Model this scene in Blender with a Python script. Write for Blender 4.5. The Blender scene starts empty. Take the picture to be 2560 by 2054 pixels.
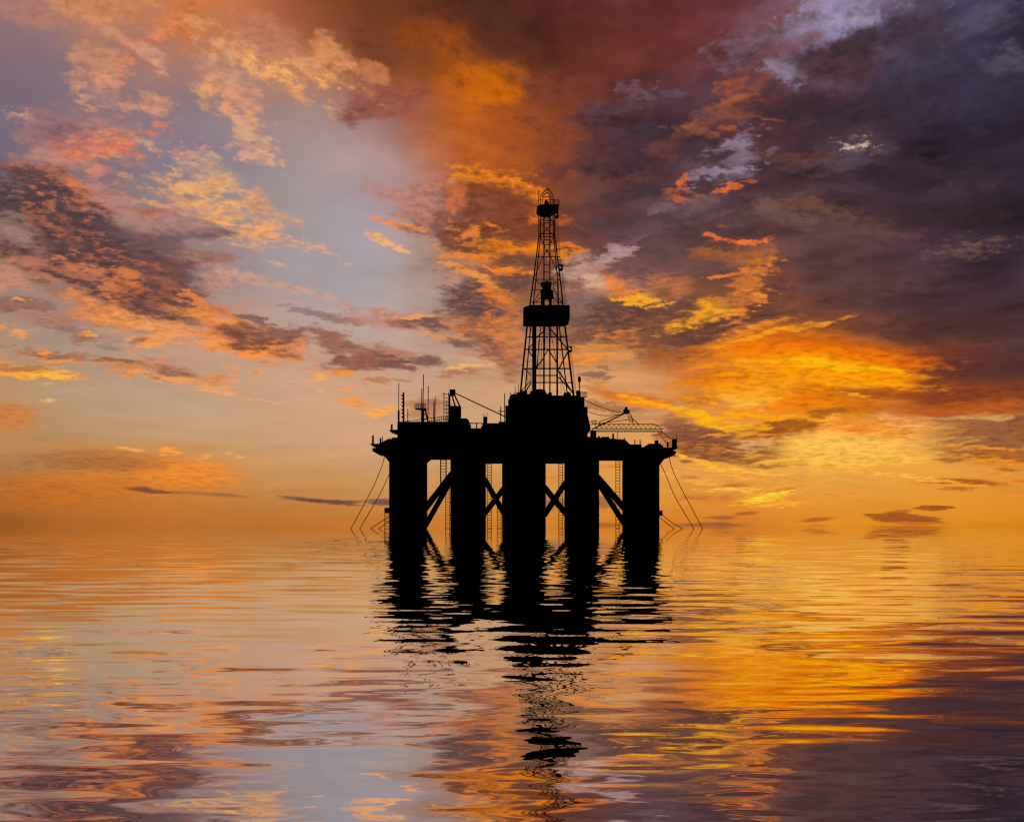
import bpy, bmesh, math, random
from mathutils import Vector, Matrix
R = math.radians
sc = bpy.context.scene
COL = sc.collection

# ------------------------------------------------------------------ survey constants
# The rig stands 300 m from the camera; FOC turns survey readings (u to the right, v down,
# read on a sheet 2560 wide) into metres at any chosen distance.
FOC, CU, HV, EYE = 3000.0, 1280.0, 1313.0, 0.8
def X(u, Y): return (u - CU) * Y / FOC
def Z(v, Y): return EYE + (HV - v) * Y / FOC
def P(u, v, Y): return Vector((X(u, Y), Y, Z(v, Y)))
def W(n, Y=300.0): return n * Y / FOC
YC, YF, YB = 300.0, 290.0, 310.0

# ------------------------------------------------------------------ materials
def lin(c):
    out = []
    for q in c[:3]:
        q = q / 255.0
        out.append(q / 12.92 if q <= 0.04045 else ((q + 0.055) / 1.055) ** 2.4)
    return tuple(out) + (1.0,)

def steel(name, a, b, scale, rough):
    m = bpy.data.materials.new(name); m.use_nodes = True
    nt = m.node_tree; N = nt.nodes; L = nt.links
    p = N['Principled BSDF']
    tc = N.new('ShaderNodeTexCoord')
    mp = N.new('ShaderNodeMapping'); mp.inputs['Scale'].default_value = (1, 1, 0.35)
    ns = N.new('ShaderNodeTexNoise'); ns.inputs['Scale'].default_value = scale
    ns.inputs['Detail'].default_value = 6; ns.inputs['Roughness'].default_value = 0.65
    cr = N.new('ShaderNodeValToRGB')
    cr.color_ramp.elements[0].position = 0.35; cr.color_ramp.elements[0].color = a + (1,)
    cr.color_ramp.elements[1].position = 0.7; cr.color_ramp.elements[1].color = b + (1,)
    L.new(tc.outputs['Object'], mp.inputs['Vector']); L.new(mp.outputs[0], ns.inputs['Vector'])
    L.new(ns.outputs['Fac'], cr.inputs[0]); L.new(cr.outputs[0], p.inputs['Base Color'])
    p.inputs['Roughness'].default_value = rough
    p.inputs['Specular IOR Level'].default_value = 0.08
    return m
M_HULL = steel('dark_hull_paint', (0.0055, 0.005, 0.005), (0.009, 0.0075, 0.0065), 0.5, 0.85)
M_STEEL = steel('dark_lattice_steel', (0.005, 0.005, 0.005), (0.008, 0.007, 0.0065), 1.5, 0.8)
M_ROPE = steel('tarred_cable', (0.006, 0.005, 0.004), (0.01, 0.008, 0.006), 3.0, 0.9)

# ------------------------------------------------------------------ mesh helper
class MB:
    def __init__(self): self.bm = bmesh.new()
    def _hex(self, f, b):
        n = len(f)
        vf = [self.bm.verts.new(p) for p in f]; vb = [self.bm.verts.new(p) for p in b]
        self.bm.faces.new(vf); self.bm.faces.new(list(reversed(vb)))
        for i in range(n):
            j = (i + 1) % n
            self.bm.faces.new((vf[j], vf[i], vb[i], vb[j]))
        return self
    def prism(self, pts, y0, y1, under=()):
        """profile in survey units; vertices listed in `under` are fixed at the back face"""
        f, b = [], []
        for i, (u, v) in enumerate(pts):
            yr = y1 if i in under else y0
            x, z = X(u, y0), Z(v, yr)
            f.append(Vector((x, y0, z))); b.append(Vector((x, y1, z)))
        return self._hex(f, b)
    def box(self, u0, v0, u1, v1, yc=YC, d=None):
        d = W(abs(u1 - u0)) if d is None else d
        y0, y1 = yc - d / 2, yc + d / 2
        return self.prism([(u0, v0), (u1, v0), (u1, v1), (u0, v1)], y0, y1)
    def bar(self, a, b, r, n=6, r2=None):
        r2 = r if r2 is None else r2
        d = (b - a)
        if d.length < 1e-6: return self
        d.normalize()
        up = Vector((0, 1, 0)) if abs(d.y) < 0.9 else Vector((0, 0, 1))
        s = d.cross(up).normalized(); t = s.cross(d).normalized()
        ra, rb = [], []
        for i in range(n):
            k = 2 * math.pi * (i + 0.5) / n
            o = s * math.cos(k) + t * math.sin(k)
            ra.append(a + o * r); rb.append(b + o * r2)
        return self._hex(ra, rb)
    def tube(self, pts, r, n=6):
        rings = []
        for i, p in enumerate(pts):
            d = (pts[min(i + 1, len(pts) - 1)] - pts[max(i - 1, 0)]).normalized()
            up = Vector((0, 1, 0)) if abs(d.y) < 0.9 else Vector((0, 0, 1))
            s = d.cross(up).normalized(); t = s.cross(d).normalized()
            rings.append([self.bm.verts.new(p + (s * math.cos(2 * math.pi * k / n) + t * math.sin(2 * math.pi * k / n)) * r) for k in range(n)])
        for a, b in zip(rings, rings[1:]):
            for k in range(n):
                self.bm.faces.new((a[k], a[(k + 1) % n], b[(k + 1) % n], b[k]))
        self.bm.faces.new(rings[0]); self.bm.faces.new(list(reversed(rings[-1])))
        return self
    def lathe(self, c, prof, n=32):
        """vertical lathe: prof = [(radius, z)] about the point c"""
        rings = [[self.bm.verts.new((c.x + r * math.cos(2 * math.pi * k / n), c.y + r * math.sin(2 * math.pi * k / n), z)) for k in range(n)] for r, z in prof]
        for a, b in zip(rings, rings[1:]):
            for k in range(n):
                self.bm.faces.new((a[k], a[(k + 1) % n], b[(k + 1) % n], b[k]))
        self.bm.faces.new(list(reversed(rings[0]))); self.bm.faces.new(rings[-1])
        return self
    def ball(self, c, rx, ry, rz, seg=16):
        r = bmesh.ops.create_uvsphere(self.bm, u_segments=seg, v_segments=seg // 2, radius=1.0)
        for v in r['verts']: v.co = Vector((v.co.x * rx, v.co.y * ry, v.co.z * rz)) + c
        return self
    def line(self, a, b, w, Ya=YC, Yb=None):
        """round bar between two survey points, w = its thickness in survey units"""
        Yb = Ya if Yb is None else Yb
        if w < 3: w = w * 1.45
        return self.bar(P(a[0], a[1], Ya), P(b[0], b[1], Yb), W(w, Ya) / 2)
    def ladder(self, u0, u1, v0, v1, step, Y, wr=1.1, wg=0.8, u0b=None, u1b=None):
        u0b = u0 if u0b is None else u0b; u1b = u1 if u1b is None else u1b
        self.line((u0, v0), (u0b, v1), wr, Y); self.line((u1, v0), (u1b, v1), wr, Y)
        n = max(1, int(abs(v1 - v0) / step))
        for i in range(n):
            k = (i + 0.5) / n; v = v0 + (v1 - v0) * k
            self.line((u0 + (u0b - u0) * k, v), (u1 + (u1b - u1) * k, v), wg, Y)
        return self
    def build(self, name, mat, parent=None, smooth=False, bevel=0.0):
        bm = self.bm
        bmesh.ops.recalc_face_normals(bm, faces=bm.faces)
        if bevel:
            es = [e for e in bm.edges if len(e.link_faces) == 2 and e.calc_face_angle(0) > 0.6]
            bmesh.ops.bevel(bm, geom=es, offset=bevel, segments=1, affect='EDGES', clamp_overlap=True)
        me = bpy.data.meshes.new(name); bm.to_mesh(me); bm.free()
        me.materials.append(mat)
        if smooth:
            for p in me.polygons: p.use_smooth = True
            me.set_sharp_from_angle(angle=R(40))
        o = bpy.data.objects.new(name, me); COL.objects.link(o)
        if parent is not None:
            o.parent = parent
            t = parent; off = Vector((0, 0, 0))
            while t is not None:
                off += t.location; t = t.parent
            me.transform(Matrix.Translation(-off))
        return o

def empty(name, loc, parent=None):
    o = bpy.data.objects.new(name, None); COL.objects.link(o)
    o.empty_display_size = 1.0
    o.location = loc
    if parent is not None: o.parent = parent
    return o
def tag(o, label=None, cat=None, group=None, kind=None):
    if label: o['label'] = label
    if cat: o['category'] = cat
    if group: o['group'] = group
    if kind: o['kind'] = kind
    return o
def smooth_path(pts, n=10):
    out = []
    for i in range(len(pts) - 1):
        p0 = pts[max(i - 1, 0)]; p1 = pts[i]; p2 = pts[i + 1]; p3 = pts[min(i + 2, len(pts) - 1)]
        for k in range(n):
            t = k / n
            out.append(0.5 * ((2 * p1) + (p2 - p0) * t + (2 * p0 - 5 * p1 + 4 * p2 - p3) * t * t + (3 * p1 - p0 - 3 * p2 + p3) * t ** 3))
    out.append(pts[-1].copy())
    return out
# ================================================================== THE RIG
rig = empty('oil_rig', (X(1310, YC), YC, 0.0))
tag(rig, 'black silhouetted offshore drilling rig standing on five columns in the calm sea', 'oil rig')
def part(mb, name, mat=M_HULL, parent=rig, **k): return mb.build(name, mat, parent, **k)

# ---- columns: (left, right, distance of the axis, head reading)
cols = [(972.8, 1068.2, 296, 1120), (1126, 1214.9, 304, 1120), (1255, 1364.5, 296, 1120),
        (1410.7, 1498, 304, 1120), (1555.5, 1648.3, 296, 1120)]
colpos = []
for u0, u1, Y, top in cols:
    c = P((u0 + u1) / 2, HV, Y); r = W((u1 - u0) / 2, Y)
    colpos.append((c, r, Y))
    m = MB(); zt = Z(top, Y)
    m.lathe(c, [(r, -4.0), (r, 2.0), (r, zt)], 40)
    # fender bands just proud of the shell
    o = part(m, 'column', smooth=True)
    for zb in (3.2, 6.4):
        b = MB(); b.lathe(c, [(r + 0.02, zb), (r + 0.07, zb + 0.06), (r + 0.07, zb + 0.34), (r + 0.02, zb + 0.4)], 40)
        b.build('fender_band', M_HULL, o, smooth=True)

# ---- braces: big tubes between neighbouring columns
def brace(i, j, a, b, w):
    ca, cb = colpos[i], colpos[j]
    Ya, Yb = ca[2], cb[2]
    pa, pb = P(a[0], a[1], Ya), P(b[0], b[1], Yb)
    d = (pb - pa); pa = pa - d * 0.06; pb = pb + d * 0.06
    part(MB().bar(pa, pb, W(w) / 2, 18), 'brace', smooth=True)
brace(0, 1, (1067.8, 1265), (1126, 1189), 16)
brace(0, 1, (1067.8, 1306), (1126, 1203), 13.5)
brace(1, 2, (1215, 1203), (1255.5, 1275.5), 14)
brace(1, 2, (1215, 1279), (1255.5, 1226), 14)
brace(2, 3, (1364.6, 1222), (1410.6, 1279), 15)
brace(2, 3, (1364.6, 1281.5), (1410.6, 1211), 14.5)
brace(3, 4, (1498, 1197), (1556, 1264.5), 16)
brace(3, 4, (1497, 1208.5), (1556, 1301.5), 14)

# ---- hull box between and over the columns (underside read at its back edge)
hy0, hy1 = 289.0, 311.0
pts = [(940, 1112), (972, 1096), (1470, 1091), (1563, 1098.3), (1575, 1110.3), (1604.2, 1110.3), (1604.2, 1129.6),
       (1609.6, 1129.6), (1648.3, 1117.5), (1648.3, 1151.6), (1498.7, 1151.6), (1498.7, 1159), (1126, 1159), (1126, 1149.2), (972.8, 1149.2)]
part(MB().prism(pts, hy0, hy1, under=(9, 10, 11, 12, 13, 14)), 'hull')
# chamfer gusset at the inner head of the first column
part(MB().prism([(1060, 1140), (1076, 1149.2), (1067.5, 1155.5), (1058, 1158)], 295, 297), 'gusset')

# ---- left wing
wy0, wy1 = 291.0, 305.0
pts = [(964.3, 1102.8), (980.2, 1102.8), (980.2, 1093), (1000, 1093), (1000, 1140), (974, 1156.5), (954.2, 1131.4), (938.8, 1131.4), (930.9, 1127.8),
       (930.9, 1119.3), (940.1, 1119.3), (940.1, 1112), (926.8, 1112), (926.8, 1108.5), (964.3, 1108.5)]
wing = part(MB().prism(pts, wy0, wy1), 'wing_platform')
for u0, u1, v in ((930, 934.2, 1087.8), (948.9, 953.1, 1094.8)):
    MB().box(u0, v, u1, 1109, 296, 0.5).build('bollard_post', M_STEEL, wing)
MB().line((956.1, 1090.2), (956.1, 1109), 1.6, 296).build('whip_aerial', M_STEEL, wing)
gal = part(MB().prism([(974, 1073.5), (996, 1073.5), (996, 1080.9), (982, 1080.9), (982, 1077.7), (974, 1077.7)], 292, 299), 'side_gallery')
MB().box(976.9, 1060, 981.3, 1074, 295, 0.5).build('bollard_post', M_STEEL, gal)

# ---- right wing
pts = [(1604.8, 1129.6), (1609.6, 1129.6), (1609.6, 1117.3), (1617.4, 1117.3), (1617.4, 1112.9), (1622.5, 1112.9), (1622.5, 1108.5), (1651, 1108.5),
       (1659.9, 1117.7), (1694.7, 1117.7), (1694.7, 1120.3), (1681.2, 1120.3), (1681.2, 1126), (1689.8, 1126), (1689.8, 1134.2), (1684.7, 1138.2),
       (1678, 1140), (1665, 1140.8), (1647.5, 1165), (1620, 1145), (1604.8, 1140)]
wing = part(MB().prism(pts, wy0, wy1), 'wing_platform')
MB().box(1638.3, 1099.9, 1646.4, 1109, 296, 1.6).build('vent_box', M_HULL, wing)
MB().box(1667.8, 1104.5, 1671.7, 1118, 296, 0.5).build('bollard_post', M_STEEL, wing)
lb = MB().box(1681.7, 1097, 1691.9, 1118, 296, 1.4).build('locker', M_HULL, wing)
for u, v in ((1682.4, 1090.6), (1686.6, 1094.8), (1691.6, 1085.5)):
    MB().line((u, v), (u, 1120), 1.2, 296).build('whip_aerial', M_STEEL, wing)

# ---- left deck house with its steps
pts = [(993.2, 1053.6), (1122, 1053.6), (1122, 1045.3), (1168, 1045.3), (1168, 1048.4), (1171.3, 1048.4), (1171.3, 1070.1), (1202.3, 1070.1), (1202.3, 1065), (1205.6, 1065),
       (1205.6, 1057.5), (1246.6, 1057.5), (1246.6, 1053.6), (1266, 1053.6), (1266, 1112), (993.2, 1112)]
house = part(MB().prism(pts, 290.5, 309), 'deck_house')
rl = MB().line((1170, 1057.7), (1207.5, 1057.7), 1.8, 291.2); rl.line((1191.5, 1057.7), (1191.5, 1071), 2.4, 291.2)
part(rl, 'guard_rail', M_STEEL)
bx = part(MB().box(1207.9, 1041.4, 1218, 1058.4, 293, 1.6), 'vent_box')
for u, v in ((1208.4, 1033.6), (1212.9, 1037.3), (1217.4, 1029.9)):
    MB().line((u, v), (u, 1042), 1.0, 293).build('whip_aerial', M_STEEL, bx)
ms = MB().line((1251.7, 1016), (1251.7, 1055), 1.9, 294); ms.line((1246.4, 1028), (1262.6, 1028), 1.9, 294)
part(ms, 'cross_mast', M_STEEL)
part(MB().line((1261.5, 982.8), (1261.5, 1055), 1.8, 294.5), 'aerial_mast', M_STEEL)

# ---- left aerials
mm = MB().line((997.2, 957), (996.6, 1030), 1.5, 295); mm.box(994.3, 1025.8, 998.7, 1055, 295, 0.44)
part(mm, 'aerial_mast', M_STEEL)
m = MB().box(1006.6, 980.3, 1010.8, 1055, 296, 0.42)
for v in (988, 996.3, 1005.2, 1014.1, 1024, 1032.3, 1042): m.box(1003.8, v - 2.1, 1006.8, v + 2.1, 296, 0.3)
part(m, 'toothed_mast', M_STEEL)
for a, b, w, Y in (((1019.5, 1021.5), (1019.5, 1055), 1.7, 295), ((1054.6, 971), (1053.4, 1055), 1.6, 296), ((1070.9, 965), (1069.9, 1055), 1.6, 297),
                   ((1085.1, 1003), (1083.8, 1055), 1.7, 296), ((1088.1, 993), (1086.3, 1055), 1.7, 295)):
    part(MB().line(a, b, w, Y), 'aerial_mast', M_STEEL)
# lookout basket on a braced post
lk = part(MB().prism([(1036.5, 1019.6), (1064.6, 1019.6), (1064.6, 1023.6), (1053, 1023.6), (1043, 1021.6), (1036.5, 1020.8)], 295, 298), 'lookout')
g = MB()
for u in (1037, 1064.4):
    for v in (1008.4, 1016.2): g.bar(P(u, v, 295.0), P(u, v, 298.0), 0.075)
for Yg in (295.1, 297.9):
    for v in (1008.4, 1012.4, 1016.2): g.line((1037, v), (1064.4, v), 1.1, Yg)
    for i in range(7): u = 1037.2 + i * 4.5; g.line((u, 1008.4), (u, 1020), 1.1, Yg)
g.build('basket_rail', M_STEEL, lk)
MB().box(1053, 1022, 1060, 1055, 296.5, 0.6).build('post', M_STEEL, lk)
d = MB().line((1062.5, 1021), (1070, 1055), 4.6, 296.5); d.line((1059, 1035.4), (1066, 1035.4), 2, 296.5); d.line((1059, 1048.2), (1068, 1048.2), 2, 296.5)
d.build('strut', M_STEEL, lk)
MB().line((1059.1, 935), (1057.3, 1020), 1.7, 296.2).build('whip_aerial', M_STEEL, lk)
# sloping walkway rail
m = MB().line((1012, 1052.8), (1121.6, 1039.1), 1.1, 294); m.line((1071.5, 1053), (1121.6, 1045.6), 1.1, 294)
for i in range(16):
    u = 1043 + i * 5.1
    if 1052 < u < 1072: continue
    vt = 1052.8 - (u - 1012) * 0.125
    m.line((u - 0.8, vt), (u + 0.5, 1055), 1.0, 294)
part(m, 'walkway_rail', M_STEEL)
m = MB().ladder(1109.9, 1121.5, 980.3, 1055, 8.4, 292.5, 1.5, 1.2); m.line((1117, 999), (1117, 1055), 1.5, 292.5)
part(m, 'ladder', M_STEEL)

# ---- left crane
cr = empty('crane', P(1137, 1053, 298) - rig.location, rig)
part(MB().box(1122, 1014, 1151.8, 1056, 298, 3.0), 'pedestal', M_HULL, cr)
part(MB().box(1124, 972.9, 1137.9, 988.2, 298, 1.5), 'winch_head', M_HULL, cr)
part(MB().box(1121.4, 985, 1125.8, 1015, 298, 0.5), 'frame_leg', M_STEEL, cr)
part(MB().line((1129.8, 987), (1138, 1015), 4.4, 298), 'frame_leg', M_STEEL, cr)
part(MB().line((1135.6, 986), (1149.6, 1015), 4.6, 298), 'frame_leg', M_STEEL, cr)
m = MB(); m.bar(P(1137, 982.3, 297.6), P(1264.5, 1042, 295), 0.15, 8)
part(m, 'boom', M_STEEL, cr)

# ---- drill floor block under the derrick
pts = [(1263.3, 1013.6), (1270.3, 1013.6), (1270.3, 998), (1273, 998), (1273, 992), (1280, 989.5), (1291.6, 988), (1441, 988), (1451.6, 990), (1451.6, 992.8), (1461.4, 992.8),
       (1461.4, 1016.4), (1469, 1016.4), (1469, 1034.5), (1475.3, 1062.3), (1476.5, 1075), (1469, 1084.6), (1469, 1112), (1263.3, 1112)]
block = part(MB().prism(pts, 291.5, 308.5), 'drill_floor')
# roof machinery
def roof(pts, y0, y1, name): return MB().prism(pts, y0, y1).build(name, M_HULL, block)
m = MB(); m.ball(P(1285, 990, 295), 1.0, 1.0, 0.55); m.build('roof_tank', M_HULL, block, smooth=True)
roof([(1291.5, 981), (1301, 979.6), (1301, 990), (1291.5, 990)], 294, 296, 'roof_unit')
roof([(1301, 979.5), (1305, 977), (1311, 975.8), (1317, 976.2), (1317, 990), (1301, 990)], 294, 297, 'roof_unit')
roof([(1317, 984.6), (1325.3, 984.6), (1325.3, 990), (1317, 990)], 294, 297, 'roof_unit')
roof([(1325.3, 978), (1332, 976), (1334, 972.6), (1357, 972.4), (1362, 973), (1364, 979), (1367.5, 984.6), (1369.7, 986.5), (1369.7, 990), (1325.3, 990)], 294, 298, 'roof_unit')
roof([(1369.7, 983), (1371.5, 980.7), (1379.7, 980.7), (1379.7, 990), (1369.7, 990)], 294, 296, 'roof_unit')
roof([(1409.7, 981), (1417.7, 981), (1420, 979), (1424, 979.4), (1427, 983), (1428.5, 990), (1409.7, 990)], 294, 297, 'roof_unit')
roof([(1441.2, 975.6), (1448, 975.6), (1451.6, 978), (1451.6, 994), (1441.2, 994)], 294, 296, 'roof_unit')
m = MB().line((1288.1, 964), (1288.1, 990), 1.2, 295); m.line((1285, 983), (1292, 983), 1.2, 295); m.build('whip_aerial', M_STEEL, block)
for u, v in ((1296.2, 959.4), (1276.1, 980.5)): MB().line((u, v), (u, 992), 1.2, 295).build('whip_aerial', M_STEEL, block)
g = MB()
for v in (980.3, 992.4): g.line((1451.6, v), (1467.4, v), 1.2, 294)
for i in range(6): g.line((1452.6 + i * 2.95, 980.3), (1452.6 + i * 2.95, 992.6), 1.0, 294)
part(g, 'guard_rail', M_STEEL)
bc = MB().line((1448.5, 955), (1448.5, 978), 2.2, 295); bc.ball(P(1448.5, 948.2, 295), W(4.2), W(4.2), W(8))
part(bc, 'beacon', M_STEEL, smooth=True)

# ---- right deck furniture
part(MB().box(1476.4, 1075, 1490.8, 1100, 296, 1.6), 'crane_plinth')
part(MB().box(1495.2, 1089.5, 1499.6, 1099, 296, 0.5), 'deck_post', M_STEEL)
part(MB().box(1504.5, 1091.3, 1523.3, 1100, 296, 1.8), 'deck_locker')
part(MB().box(1531, 1083.2, 1535.3, 1100, 296, 0.5), 'deck_post', M_STEEL)
for u, v, b in ((1560.6, 1093.2, 1100), (1587.3, 1098.7, 1112), (1600.3, 1098.7, 1112)):
    part(MB().line((u, v), (u, b), 2.0, 294), 'deck_post', M_STEEL)

# ---- ladders under the deck
for u0, u1, v0, v1, st, Y, wr in ((1101.6, 1115.2, 1147, 1218, 6.6, 303, 2.2), (1114.2, 1124.6, 1205, 1330, 6.4, 303, 1.2), (1218.2, 1228.6, 1157, 1330, 6.6, 300, 1.2),
                                  (1243.2, 1253, 1255, 1330, 6.4, 300, 1.2), (1396.9, 1406.8, 1157, 1330, 6.6, 303, 1.2), (1539.4, 1549.6, 1150, 1330, 6.7, 302, 1.2), (961.9, 974, 1268, 1330, 6.2, 296, 1.3)):
    part(MB().ladder(u0, u1, v0, v1, st, Y, wr, 1.0), 'ladder', M_STEEL)
part(MB().box(961.4, 1268.4, 975, 1282, 296, 1.2), 'landing_box')
part(MB().box(1645, 1275.2, 1656.6, 1289, 296, 1.2), 'landing_box')

# ------------------------------------------------------------------ derrick
dk = empty('derrick', P(1367, 988, 298) - rig.location, rig)
YDF, YDB = 295.0, 301.0
def dbar(name, a, b, w, Y=298.0, Yb=None): return MB().line(a, b, w, Y, Yb).build(name, M_STEEL, dk)
def poly_leg(pts, ws, ys):
    m = MB()
    for i in range(len(pts) - 1):
        a, b = P(*pts[i], ys[i]), P(*pts[i + 1], ys[i + 1])
        m.bar(a, b, W(ws[i]) / 2, 8, W(ws[i + 1]) / 2)
    return m.build('leg', M_STEEL, dk)
poly_leg([(1301.2, 982), (1319.2, 800.4), (1331.4, 716), (1347.4, 590.5), (1347, 517)], [5.0, 4.6, 3.6, 3.0, 2.7], [295.0, 295.8, 296.2, 296.8, 297])
poly_leg([(1434.2, 990), (1410.6, 800.4), (1402.6, 716), (1386.9, 590.5), (1386.9, 517)], [5.2, 4.6, 3.6, 3.0, 2.7], [295.0, 295.8, 296.2, 296.8, 297])
poly_leg([(1312, 985), (1328, 802), (1338.2, 716), (1351.3, 590.5), (1352, 517)], [3.4, 3.4, 3.0, 2.7, 2.7], [303, 301.6, 300.8, 300, 299.6])
poly_leg([(1418.2, 985), (1397, 806), (1395.6, 716), (1384, 590.5), (1382.4, 517)], [3.4, 3.4, 3.0, 2.7, 2.7], [303, 301.6, 300.8, 300, 299.6])
poly_leg([(1342, 920), (1353.4, 800)], [2.6, 2.6], [302, 301.6])
# stand pipe and guide columns
MB().line((1335.6, 980), (1335.6, 798), 12.4, 298).build('stand_pipe', M_STEEL, dk, smooth=True)
dbar('guide_column', (1359.8, 798), (1359.8, 978), 5.0); dbar('guide_column', (1374.7, 798), (1374.7, 984), 2.7); dbar('guide_column', (1393, 798), (1393, 990), 5.4)
for u in (1350, 1402.5): dbar('hose', (u, 922), (u, 985), 0.9, 299)
dbar('hose', (1374, 812), (1391, 906), 1.0, 299)
dbar('hose', (1397, 930), (1414, 985), 1.0, 299)
# girts of the lower part
for u0, u1, v, w in ((1320, 1411, 813, 2.2), (1318, 1413, 842, 2.2), (1314, 1420, 873.5, 2.6), (1308, 1426, 921.2, 2.6), (1341, 1394, 938.3, 2.2), (1341, 1430, 956, 2.2)):
    dbar('girt', (u0, v), (u1, v), w, 295.8)
# diagonals of the lower part
for a, b, w in (((1367.5, 812), (1419.5, 874), 2.4), ((1341, 844), (1358.5, 828.5), 2.4), ((1321, 872.5), (1330, 861), 2.2), ((1321, 875), (1330, 890), 2.2),
                ((1370, 874), (1359, 893), 2.0), ((1371, 874), (1392, 907), 2.4), ((1419, 880), (1396, 924), 2.6), ((1396, 926), (1434, 986), 2.6),
                ((1341, 919), (1359, 895), 2.4), ((1396, 942), (1431, 980), 2.4), ((1311, 922), (1329, 938.5), 1.6), ((1303.5, 977), (1328, 950), 1.8), ((1315, 977), (1329, 955), 2.4)):
    dbar('diagonal_brace', a, b, w, 296.4)
# monkey board house
MB().prism([(1308.4, 768.8), (1325.4, 762), (1424.5, 762.2), (1424.5, 796.6), (1414, 801.2), (1308.4, 801.2)], 293.5, 302.5).build('monkey_board', M_HULL, dk)
# travelling block
m = MB().prism([(1352, 706), (1354, 704.4), (1362, 705.5), (1366, 700.6), (1369.5, 700.6), (1372, 705), (1378, 704.5), (1380.2, 706), (1379, 711), (1376.5, 713.5),
                (1378, 716), (1378, 723), (1381, 724), (1382.2, 727), (1382.2, 745), (1352.3, 745), (1352.3, 724), (1356, 722), (1356.5, 715), (1352.5, 711)], 297, 299.4)
m.prism([(1352.3, 744.6), (1362.2, 744.6), (1362.2, 764), (1352.3, 764)], 297.2, 299.2); m.prism([(1372.6, 744.6), (1379.7, 744.6), (1379.7, 764), (1372.6, 764)], 297.2, 299.2)
m.line((1362, 752), (1373, 752), 1.0, 298)
m.build('travelling_block', M_STEEL, dk)
# upper part
for u in (1359.9, 1374.7): dbar('guide_rail', (u, 524), (u, 706), 2.4)
for v in (599.5, 612.3, 627.6, 661.5, 680.2): dbar('rung', (1359.9, v), (1374.7, v), 1.4)
for u0, u1, v in ((1348, 1387, 551.4), (1348, 1387, 556.4), (1348, 1387, 585), (1348, 1387, 592), (1341, 1399.5, 641.6), (1335, 1399, 698.4), (1331, 1353, 724), (1328, 1353, 755.6), (1382, 1406, 755.6)):
    dbar('girt', (u0, v), (u1, v), 1.5, 296.6)
for a, b in (((1353.5, 528), (1384, 555)), ((1381, 528), (1350, 555)), ((1350, 558), (1385, 589)), ((1384, 558), (1349, 589)),
             ((1352, 595), (1367, 627.6)), ((1382, 595), (1367, 627.6)), ((1367, 627.6), (1377, 643)), ((1367, 627.6), (1357, 643)),
             ((1376, 642), (1399, 692)), ((1358, 642), (1335.5, 692)), ((1338, 698.5), (1355, 714)), ((1399, 698.5), (1382, 711)),
             ((1353, 725), (1332, 759)), ((1352, 743), (1334, 760)), ((1382, 718), (1405, 759)), ((1383, 743), (1401, 758))):
    dbar('diagonal_brace', a, b, 1.5, 298)
def dlad(*a, **k): MB().ladder(*a, **k).build('ladder', M_STEEL, dk)
dlad(1317.5, 1328, 922, 986, 4.6, 300, 0.8, 0.8)
dlad(1346, 1355, 849, 920, 4.4, 300, 0.9, 0.8, 1344, 1353)
dlad(1362.4, 1373, 814, 872, 5.0, 300, 0.8, 0.8)
dlad(1382.8, 1393.5, 700, 763, 4.6, 300, 0.9, 0.8)
dlad(1422, 1427.6, 879, 984, 4.8, 296, 0.6, 0.8, 1434, 1440.9)
dlad(1398.5, 1404.4, 675, 762, 5.0, 296.4, 0.5, 0.8, 1408, 1416.8)
dlad(1387.5, 1393.4, 543, 653, 6.5, 296.6, 0.5, 0.8, 1394.5, 1401)
for u0, v0, s in ((1387.5, 529.8, 1.0), (1398, 661, 1.05), (1421.5, 865.3, 0.98)):
    m = MB()
    def q(a, b): return (u0 + a * s, v0 + b * s)
    m.prism([q(0, 0), q(9.2, 0), q(9.2, 1.6), q(0, 1.6)], 295.6, 296.8)
    m.prism([q(3, 1.6), q(9.2, 1.6), q(9.2, 8.5), q(7.5, 7.5)], 295.8, 296.6)
    m.prism([q(0, 9.2), q(9.2, 8.3), q(9.2, 12), q(6.5, 14), q(0, 14)], 295.6, 296.8)
    m.build('ladder_landing', M_STEEL, dk)
# crown
MB().prism([(1342, 517), (1349.7, 511), (1398, 511), (1388, 518.2), (1376.3, 525.2), (1354.4, 525.2), (1344.3, 518.6)], 294.6, 301.4).build('crown_platform', M_HULL, dk)
g = MB()
for Yg in (294.8, 301.2):
    g.line((1346.8, 500), (1397.6, 500), 0.9, Yg); g.line((1346.8, 500), (1342.2, 504), 0.9, Yg)
    for u, v in ((1342.2, 504), (1346.8, 500), (1389, 500), (1392.6, 500), (1395.6, 500), (1397.6, 500)): g.line((u, v), (u, 516 if u < 1344 else 512), 0.9, Yg)
g.line((1397.6, 500), (1397.6, 500), 0.9, 294.8)
g.bar(P(1342.2, 504, 294.8), P(1342.2, 504, 301.2), 0.06); g.bar(P(1397.6, 500, 294.8), P(1397.6, 500, 301.2), 0.075)
g.build('crown_rail', M_STEEL, dk)
def frame(pts, w, Y):
    m = MB()
    for a, b in zip(pts, pts[1:]): m.line(a, b, w, Y)
    return m
frame([(1351.8, 512), (1351.8, 488.2), (1369.2, 471.2), (1382.5, 487.5), (1382.5, 512)], 1.7, 297).build('gin_frame', M_STEEL, dk)
m = frame([(1356.8, 512), (1356.8, 490.3), (1368.2, 480.6), (1376.6, 489.8), (1376.6, 512)], 1.6, 299); m.line((1356.8, 492.7), (1376.6, 492.7), 1.5, 299)
m.build('gin_frame', M_STEEL, dk)
MB().prism([(1359.8, 512), (1361.4, 503), (1364.2, 497.6), (1371.6, 505.4), (1372, 512)], 297.4, 298.6).build('crown_sheave', M_STEEL, dk)
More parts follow.
